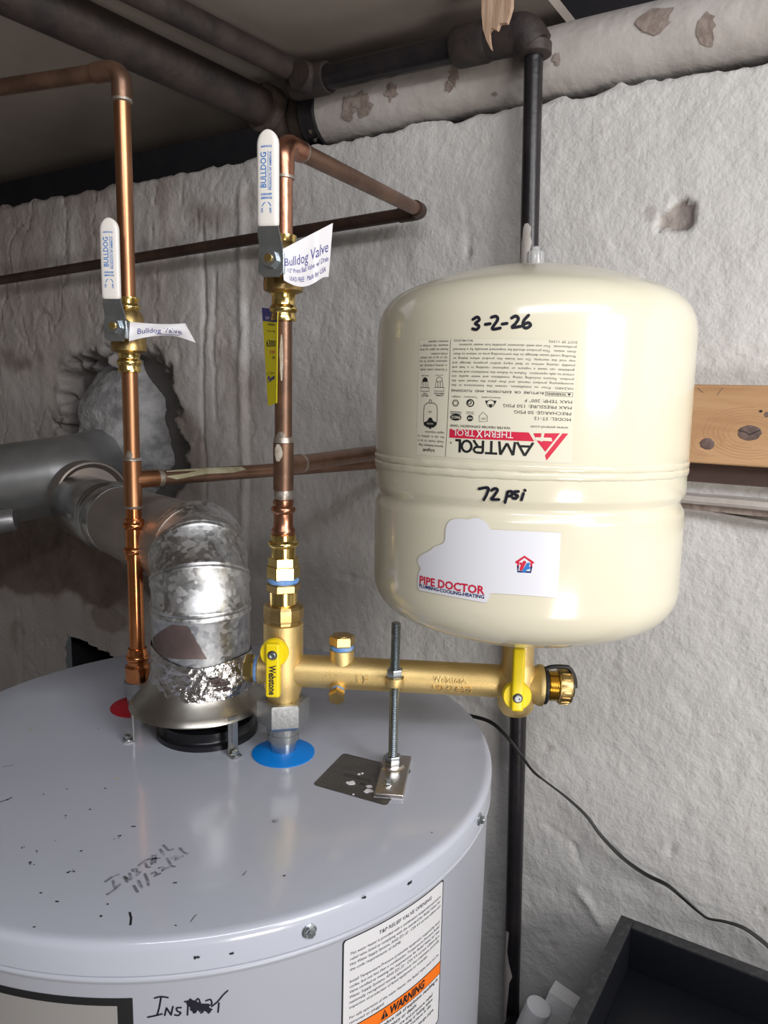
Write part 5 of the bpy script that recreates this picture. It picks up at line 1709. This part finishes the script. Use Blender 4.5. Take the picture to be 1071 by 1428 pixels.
# flue run behind the elbow, swung further to the left
P0 = pe - ne * 0.012
PE = at_y(114, 704, 1.20)
fd = (PE - P0).normalized()
run_len = (PE - P0).length
sideax = UP.cross(fd).normalized()
flue = empty('flue_pipe', P0, 'dull grey sheet metal flue pipe running back from the elbow', 'flue pipe')
mb = MB()
mb.lathe([(ER * 0.985, 0.0), (ER * 0.985, 0.001), (ER * 0.985, run_len * 0.5), (ER * 0.985, run_len - 0.20)], P0, fd, 64, ref=sideax)
mb.build('pipe', 'galv_brown', flue)
P2 = P0 + fd * (run_len - 0.255)
mb = MB()
mb.lathe([(ER * 0.99, 0.0), (ER * 1.0, 0.002), (ER * 1.0, 0.040)] + bead(ER * 1.0, ER * 1.05, 0.052, 0.006) + bead(ER * 1.0, ER * 1.05, 0.068, 0.006) + [(ER * 1.02, 0.080), (ER * 1.02, 0.252), (ER * 1.0, 0.255), (ER * 0.96, 0.255)], P2, fd, 64, ref=sideax)
mb.build('crimped_connector', 'galv_clean', flue)['label'] = 'shiny crimped connector'

# big vent the flue joins
vend = P0 + fd * (run_len + 0.075)
VRAD = 0.068
vent = empty('vent_pipe', vend, 'large dull grey vent pipe coming from the left and entering the mortared wall hole', 'vent pipe')
vl = at_y(-110, 692, vend.y - 0.01)
vr = at_y(97, 662, vend.y + 0.05)
hole_in = at_c(158, 652, WC)
mb = MB()
mb.tube(fillet([vl + (vl - vr) * 0.9, vl, vr, at_c(165, 645, WC - 0.03)], 0.05, 8), VRAD, 56)
mb.build('pipe', 'galv_dull', vent, angle=50)
mb = MB()
sd = P0 + fd * (run_len + 0.012) + UP * 0.012 + Vector((0.022, 0, 0))
mb.lathe([(ER * 1.0, 0.012), (ER * 1.14, 0.000), (ER * 1.20, 0.001), (ER * 1.22, 0.006), (ER * 1.22, 0.06)], sd, fd, 56, ref=sideax)
mb.build('branch_collar', 'galv_brown', vent, angle=40)['label'] = 'brown-tinted branch collar'
mb = MB()
ve = at_y(-2, 728, vend.y - 0.075)
mb.lathe([(0.016, -0.025), (0.018, -0.02), (0.018, 0.012), (0.012, 0.016)], ve, (vl - vr), 20)
mb.build('damper_knob', 'galv_dull', vent)

# ================================================================== OVERHEAD PIPES
def zt_(px, py, z):
    return at_z(px, py, z)
# white painted pipe lying on top of the wall
WZ = WTOP + 0.046
wc = -0.938
ws0 = at_c(462, 152, wc)
s_a = ws0.dot(WT)
wp_ = empty('painted_drain_pipe', wallp(s_a, WZ, wc), 'thick white-painted drain pipe with flaking paint along top of the wall', 'pipe')
mb = MB()
npt = 60
wobr = random.Random(9)
pts = [wallp(s_a + (1.55 - s_a) * i / npt, WZ, wc) for i in range(npt + 1)]
wn = [[wobr.uniform(-1, 1) for _ in range(40)] for _ in range(npt + 1)]
mb.tube(pts, 0.0430, 40, wob=lambda i, k: 0.006 * wn[i][k] + 0.01 * math.sin(i * 0.7 + k * 0.3))
mb.build('pipe', 'white_paint_pipe', wp_, angle=60)
mb = MB()
mb.lathe([(0.040, -0.028), (0.0455, -0.026), (0.0465, -0.024), (0.0455, -0.022), (0.0455, -0.003), (0.0465, -0.001), (0.0455, 0.001), (0.043, 0.002)], wallp(s_a, WZ, wc), WT, 48)
cb = mb.build('coupling_band', 'black_iron', wp_)
cb['label'] = 'black coupling band'
mb = MB()
for a in (-0.7, -1.0):
    rd = (WN * math.cos(a) + UP * math.sin(a))
    mb.lathe([(0.0028, 0.0), (0.0028, 0.0016)], wallp(s_a - 0.010, WZ, wc) + rd * 0.0450, rd, 10)
mb.build('band_rivet', 'solder', cb)
mb = MB()
mb.lathe([(0.034, -0.055), (0.037, -0.050), (0.038, -0.026)], wallp(s_a, WZ, wc), WT, 40)
mb.build('hub', 'rust_iron', wp_)
# patches of flaked paint: shallow scabs lying on the pipe
def wpatch(px, py, rs_, rz_, m, seed, name, thick=0.0016):
    d_ = ray(px, py)
    # point on the pipe seen there
    o_ = EYEV - wallp(0, WZ, wc)
    dp = d_ - WT * d_.dot(WT)
    op = o_ - WT * o_.dot(WT)
    a_, b_, c_ = dp.dot(dp), 2 * dp.dot(op), op.dot(op) - 0.0435 ** 2
    t_ = (-b_ - math.sqrt(max(0, b_ * b_ - 4 * a_ * c_))) / (2 * a_)
    p_ = EYEV + d_ * t_
    s_ = p_.dot(WT)
    q_ = p_ - wallp(s_, WZ, wc)
    an = math.atan2(q_.z, q_.dot(WN))
    r_ = random.Random(seed)
    D_ = Decal(lambda x, y, l: wallp(s_ + x, WZ, wc) + (WN * math.cos(an + y) + UP * math.sin(an + y)) * (0.0437 + l), step=0.003)
    n_ = 16
    D_.poly([(rs_ * r_.uniform(0.45, 1.15) * math.cos(2 * math.pi * i / n_), rz_ / 0.0435 * r_.uniform(0.45, 1.15) * math.sin(2 * math.pi * i / n_)) for i in range(n_)], m, 0.0004)
    return D_.build(name, wp_)
for px, py, a, b in ((634, 103, 0.010, 0.014), (625, 122, 0.007, 0.007), (915, 26, 0.024, 0.016), (985, 38, 0.014, 0.018), (547, 128, 0.012, 0.012), (505, 144, 0.020, 0.016), (485, 152, 0.014, 0.018), (777, 83, 0.006, 0.007), (690, 131, 0.006, 0.003)):
    wpatch(px, py, a, b, 'bare', int(px), 'flaked_patch')

# rusty big pipe across the ceiling (runs towards the camera)
z1 = 0.408
p1a, p1b = at_z(206, 76, z1), at_z(366, 150, z1 - 0.006)
d1 = (p1b - p1a).normalized()
big = empty('iron_drain_pipe', p1b, 'thick dark rusty iron pipe crossing under the ceiling toward the wall corner', 'pipe')
tubepart('pipe', [p1a - d1 * 1.1, p1b], 0.0262, 'old_iron', big, 36)
hubp = p1b + d1 * 0.018
mb = MB()
mb.lathe([(0.027, -0.004), (0.0325, -0.002), (0.0335, 0.004), (0.0335, 0.016), (0.031, 0.022), (0.029, 0.024)], p1b, d1, 40)
mb.build('hub', 'rust_iron', big)
elbow_end = wallp(s_a - 0.052, WZ, wc)
mb = MB()
mb.tube(fillet([p1b + d1 * 0.015, Vector((elbow_end.x, elbow_end.y, elbow_end.z)) - WT * 0.052, elbow_end], 0.03, 8), 0.0300, 36)
mb.build('elbow', 'rust_iron', big)
# thinner dark pipe beside it
z2 = 0.425
p2a, p2b = at_z(260, 24, z2), at_z(424, 106, z2)
d2 = (p2b - p2a).normalized()
gasb = empty('iron_branch_pipe', p2b, 'thinner dark iron pipe under the ceiling running beside the rusty thick one', 'pipe')
tubepart('pipe', [p2a - d2 * 1.1, p2b - d2 * 0.012], 0.0150, 'old_iron', gasb, 30)
# black gas line: horizontal under the ceiling, elbow, drop down the wall
gz1 = 0.405
g0, g1 = at_c(435, 113, -0.872), at_c(728, 46, -0.868)
gas = empty('gas_pipe', wallp(g1.dot(WT), -0.9, -0.875), 'black iron gas pipe turning down and dropping along the wall behind the cream tank', 'pipe')
gd = (g1 - g0).normalized()
tubepart('pipe', [g0 - gd * 0.02, g1 - gd * 0.03], 0.0158, 'black_iron', gas, 30)
mb = MB()
mb.lathe([(0.0195, -0.030), (0.0205, -0.026), (0.0205, 0.024), (0.0195, 0.028)], g0, gd, 30)
mb.lathe([(0.0185, -0.026), (0.0195, -0.020), (0.0185, 0.004)], g0, d2, 30)
mb.build('tee', 'old_iron', gas)
dt = at_c(744.5, 72, -0.872)
db = at_c(712.5, 1428, -0.886)
ddn = (db - dt).normalized()
mb = MB()
mb.tube(fillet([g1 - gd * 0.058, g1 + gd * 0.004, dt + ddn * -0.004], 0.015, 8), 0.0215, 32)
mb.lathe([(0.0170, -0.010), (0.0200, -0.007), (0.0200, 0.004), (0.0165, 0.006)], dt, ddn, 32)
mb.build('elbow', 'old_iron', gas)
mb = MB()
mb.lathe([(0.021, -0.085), (0.023, -0.08), (0.023, -0.045), (0.0215, -0.04)], g1, gd, 30)
mb.build('coupling', 'old_iron', gas)
tubepart('drop_pipe', [dt, dt.lerp(db, 0.5), db, db + ddn * 0.80], 0.0107, 'black_iron', gas, 28)
# white paint smears on the drop pipe
def dropp(px, py):
    return at_c(px, py, -0.868)
def pipe_smear(rows, name):
    D_ = Decal(lambda x, y, l: dt + ddn * y + ((Vector((-ddn.z, 0, ddn.x)).normalized() * math.sin(x) - Vector((0, 1, 0)) * math.cos(x)) * (0.0107 + l)), step=0.25)
    L_ = [(a0, s_) for s_, a0, a1 in rows]
    R_ = [(a1, s_) for s_, a0, a1 in rows]
    D_.poly(L_ + R_[::-1], 'white_paint_pipe', 0.0003)
    return D_.build(name, gas, 'smear of white wall paint')
Lp = lambda py: (py - 72) / (1428 - 72) * (db - dt).length
pipe_smear([(Lp(276), -0.75, -0.35), (Lp(281), -0.95, -0.02), (Lp(290), -1.0, -0.1), (Lp(299), -1.2, 0.08), (Lp(310), -1.2, -0.12), (Lp(322), -1.4, -0.02), (Lp(334), -1.35, -0.4), (Lp(345), -1.45, -0.5), (Lp(358), -1.5, -0.9)], 'paint_smear')
pipe_smear([(Lp(1268), -1.2, -0.7), (Lp(1300), -1.35, -0.9), (Lp(1318), -1.4, -0.6), (Lp(1338), -1.45, -0.15), (Lp(1350), -1.5, -0.5), (Lp(1400), -1.5, -0.8), (Lp(1440), -1.5, -0.9)], 'paint_smear')

# splintered end of a board hanging from the ceiling edge
sp_c = -0.80
def spl(px, py):
    p = at_c(px, py, sp_c)
    return p
sb0 = spl(690, 25)
pts2 = []
for px, py in ((673, -60), (673, 0), (673, 20), (675, 42), (680, 58), (686, 70), (684, 60), (683, 45), (687, 40), (694, 43), (698, 34), (708, 33), (711, 24), (715, 10), (716, -60)):
    p = spl(px, py) - sb0
    pts2.append((p.dot(WT), p.z))
mb = MB()
mb.extrude(pts2, sb0, WT, UP, WN, -0.003, 0.003)
brd = mb.build('splintered_board', 'splinter', None, smooth=False, loc=sb0)
tag(brd, 'torn end of a light brown board hanging from the ceiling edge', 'board')

# ================================================================== PLANK, BATTEN ON THE WALL
s_l = -0.335
pk0, pk1 = wall_sz(970, 536, -0.862), wall_sz(962, 645.5, -0.862)
plank_z1, plank_z0 = pk0[1] + 0.0, pk1[1]
pc = wallp(0.35, (plank_z0 + plank_z1) / 2, -0.881)
plank = empty('pine_plank', pc, 'knotty pine plank fixed level on the wall right of the cream tank', 'plank')
mb = MB()
mb.box(pc - WT * (0.35 - (s_l + 1.2) / 2), WT, UP, WN, (1.2 - s_l) / 2, (plank_z1 - plank_z0) / 2, 0.019, 0.0025)
mb.build('board', 'wood', plank)
def on_plank(px, py):
    p = at_c(px, py, -0.862)
    return p.dot(WT), p.z - EYE
for px, py, rx, ry, m in ((986, 619, 0.0078, 0.0066, 'knot'), (1045, 604, 0.0118, 0.0082, 'knot'), (1061, 573.5, 0.0018, 0.0014, 'ink'), (1070, 578, 0.003, 0.003, 'knot')):
    s_, z_ = on_plank(px, py)
    mb = MB()
    n_ = 22
    r_ = random.Random(int(px))
    ring0, ring1, ring2 = [], [], []
    for i in range(n_):
        a = 2 * math.pi * i / n_
        k = 1 + r_.uniform(-0.07, 0.07)
        ring0.append(wallp(s_ + rx * k * math.cos(a), z_ + ry * k * math.sin(a), -0.8622))
        ring1.append(wallp(s_ + rx * 0.8 * k * math.cos(a), z_ + ry * 0.8 * k * math.sin(a), -0.8614))
        ring2.append(wallp(s_ + rx * 0.3 * k * math.cos(a), z_ + ry * 0.3 * k * math.sin(a), -0.8617))
    mb.rings([ring0, ring1, ring2], False, True)
    kn = mb.build('knot', m, plank, angle=60)
D_ = Decal(lambda x, y, l: wallp(x, y, -0.862 + l), step=0.02)
for cx, cy, n_, k0 in ((1045, 604, 6, 1.35), (986, 619, 3, 1.5)):
    s_, z_ = on_plank(cx, cy)
    for k in range(n_):
        r = 0.0118 * (k0 + 0.33 * k) if cx > 1000 else 0.0078 * (k0 + 0.35 * k)
        D_.stroke([(s_ + r * 1.25 * math.cos(a), z_ + r * 0.75 * math.sin(a)) for a in [2 * math.pi * i / 40 + 0.3 * k for i in range(30)]], 0.0004, 'wood_line', 0.0002, caps=False)
D_.stroke([on_plank(1030, 600), on_plank(1040, 602.5), on_plank(1046, 606), on_plank(1060, 600)], 0.0007, 'ink', 0.0009)
D_.stroke([on_plank(973, 541), on_plank(978, 546), on_plank(981, 547)], 0.0007, 'knot', 0.0002)
D_.stroke([on_plank(1008, 541), on_plank(1003, 547), on_plank(1000, 551)], 0.0006, 'knot', 0.0002)
D_.build('grain_lines', plank)
# brown strip under the plank and the painted batten below it
mb = MB()
zb0 = wall_sz(1071, 672)[1]
mb.box(wallp((1.2 - 0.33) / 2, (plank_z0 + zb0) / 2 - 0.002, -0.890), WT, UP, WN, 0.765, (plank_z0 - zb0) / 2 + 0.002, 0.0085)
tag(mb.build('wood_strip', 'old_wood', None, loc=wallp(0.4, plank_z0, -0.9)), 'dark brown strip tucked under the pine plank on the wall', 'strip')
bz1, bz0 = wall_sz(960, 690, -0.885)[1], wall_sz(958, 706, -0.885)[1]
bat = empty('wall_batten', wallp(0.4, bz0, -0.9), 'white-painted flaking batten running along the wall below the pine plank', 'batten')
mb = MB()
poly = [(-0.012, bz0 + 0.004), (0.010, bz0 + 0.0045), (0.0125, bz0 + 0.008), (0.0125, bz1 - 0.004), (0.009, bz1), (-0.012, bz1 + 0.002)]
ns_ = 60
rs_ = []
for i in range(ns_ + 1):
    s_ = -0.33 + 1.53 * i / ns_
    w_ = 0.0012 * float(fbm(np.array(s_ * 30), np.array(0.0), 3, 5))
    rs_.append([wallp(s_, z_ + w_, -0.888 + c_ + w_) for c_, z_ in poly])
mb.rings(rs_)
mb.build('painted_board', 'white_paint_pipe', bat, angle=30)
mb = MB()
mb.box(wallp((1.2 - 0.33) / 2, bz0 + 0.0005, -0.894), WT, UP, WN, 0.765, 0.0040, 0.0085)
mb.build('gap_strip', 'bare', bat)['label'] = 'brown strip standing in for the dark gap'  # shade of the gap below the batten, drawn as a brown strip
mb = MB()
rs_ = []
for i in range(ns_ + 1):
    s_ = -0.33 + 1.53 * i / ns_
    drop = 0.006 * min(1, max(0, (s_ + 0.14) / 0.05))
    rs_.append([wallp(s_, bz0 - 0.0035 - drop + z_, -0.889 + c_) for c_, z_ in ((-0.012, -0.004), (0.006, -0.002), (0.008, 0.0006), (-0.012, 0.001))])
mb.rings(rs_)
mb.build('paint_lip', 'white_paint_pipe', bat, angle=30)

# ================================================================== CORD
cp = []
for px, py, c in ((452, 955, -0.80), (480, 962, -0.81), (520, 962, -0.83), (560, 961, -0.85), (585, 967, -0.865), (612, 982, -0.872), (645, 995, -0.876), (680, 1005, -0.868), (700, 1020, -0.861), (722, 1046, -0.861), (742, 1074, -0.872), (760, 1089, -0.882), (790, 1112, -0.886), (818, 1138, -0.886), (838, 1165, -0.886), (868, 1196, -0.886), (900, 1219, -0.886), (930, 1234, -0.886), (952, 1252, -0.886), (975, 1272, -0.885), (988, 1281, -0.884), (1010, 1285, -0.885), (1035, 1293, -0.886), (1055, 1306, -0.886), (1078, 1326, -0.886), (1130, 1380, -0.886)):
    cp.append(at_c(px, py, c))
pts = curve_pts(cp, 6)
cord = empty('power_cord', cp[5], 'thin black twin cord drooping from behind the heater along the white wall', 'cord')
for sgn in (-1, 1):
    mb = MB()
    mb.tube([p + UP * (sgn * 0.00115 * math.cos(i * 0.06)) + WN * (sgn * 0.00115 * math.sin(i * 0.06)) for i, p in enumerate(pts)], 0.00135, 10)
    mb.build('wire', 'cord', cord)

# ================================================================== BLACK TRAY AND WHITE PACKING
to = at_c(866, 1277, -0.862)
tz = to.z - EYE
tray = empty('black_tray', V3(to.x + 0.15, to.y - 0.2, tz - 0.075), 'black open box with thick dusty rims below the hanging cord', 'box')
tS, tC_ = to.dot(WT), -0.862
TWd, TDp, TTh, THt = 0.42, 0.40, 0.0165, 0.066
def tpanel(name, s0, s1, c0, c1, z0, z1, m):
    mb_ = MB()
    mb_.box(wallp((s0 + s1) / 2, (z0 + z1) / 2, (c0 + c1) / 2), WT, WN, UP, (s1 - s0) / 2, (c1 - c0) / 2, (z1 - z0) / 2, 0.0006)
    return mb_.build(name, m, tray, angle=30)
tpanel('back_panel', tS + TTh, tS + TWd, tC_, tC_ + TTh, tz - THt, tz, 'tray')
tpanel('side_panel', tS, tS + TTh, tC_, tC_ + TDp, tz - THt, tz + 0.0006, 'tray')
tpanel('side_panel', tS + TWd, tS + TWd + TTh, tC_, tC_ + TDp, tz - THt, tz, 'tray')
tpanel('front_panel', tS + TTh, tS + TWd, tC_ + TDp - TTh, tC_ + TDp, tz - THt, tz, 'tray')
tpanel('bottom_panel', tS + TTh, tS + TWd, tC_ + TTh, tC_ + TDp - TTh, tz - THt + 0.006, tz - THt + 0.014, 'tray')
for args in ((tS + TTh + 0.0004, tS + TWd, tC_ + 0.0004, tC_ + TTh - 0.0004), (tS + 0.0004, tS + TTh - 0.0004, tC_ + 0.0004, tC_ + TDp - 0.0004)):
    mb = MB()
    mb.box(wallp((args[0] + args[1]) / 2, tz + 0.0008, (args[2] + args[3]) / 2), WT, WN, UP, (args[1] - args[0]) / 2, (args[3] - args[2]) / 2, 0.0006)
    mb.build('rim_edging', 'tray_edge', tray)['label'] = 'dusty edging strip'
# stand under the tray, with a low side shelf that carries the packing
mb = MB()
mb.box(wallp(tS + 0.235, (FLOOR + tz - THt) / 2, tC_ + 0.21), WT, WN, UP, 0.17, 0.17, (tz - THt - FLOOR) / 2, 0.004)
mb.box(wallp(tS - 0.035, (FLOOR - 0.84) / 2, -0.822), WT, WN, UP, 0.105, 0.052, (-0.84 - FLOOR) / 2, 0.004)
tag(mb.build('shelf_stand', 'tray', None, loc=wallp(tS + 0.235, FLOOR, tC_ + 0.21)), 'plain black stand carrying the open black box, below frame edge', 'stand')
# foam block and white roll leaning beside the tray
def lean(px0, py0, px1, py1, c0, c1):
    a_, b_ = at_c(px0, py0, c0), at_c(px1, py1, c1)
    d_ = (b_ - a_).normalized()
    return a_, d_, (a_.z - (EYE - 0.838)) / -d_.z
f0, dn, fl = lean(788, 1386, 764, 1446, -0.825, -0.820)
f1 = at_c(801, 1393, -0.825)
ux = (f1 - f0)
ux = (ux - dn * ux.dot(dn)).normalized()
wx = ux.cross(dn).normalized()
mb = MB()
mb.box(f0 + dn * fl / 2, ux, dn, wx, 0.017, fl / 2, 0.012, 0.0015)
tag(mb.build('foam_block', 'foam', None, loc=f0, angle=30), 'rough white foam block leaning beside the black box', 'foam block')
r0, rd, rl = lean(752, 1402, 732, 1446, -0.798, -0.796)
mb = MB()
mb.lathe([(0.002, 0.001), (0.012, 0.0), (0.0150, 0.0015), (0.0155, 0.004), (0.0155, rl)], r0, rd, 40)
tag(mb.build('paper_roll', 'roll', None, loc=r0), 'smooth white rounded roll left of the white foam block', 'roll')
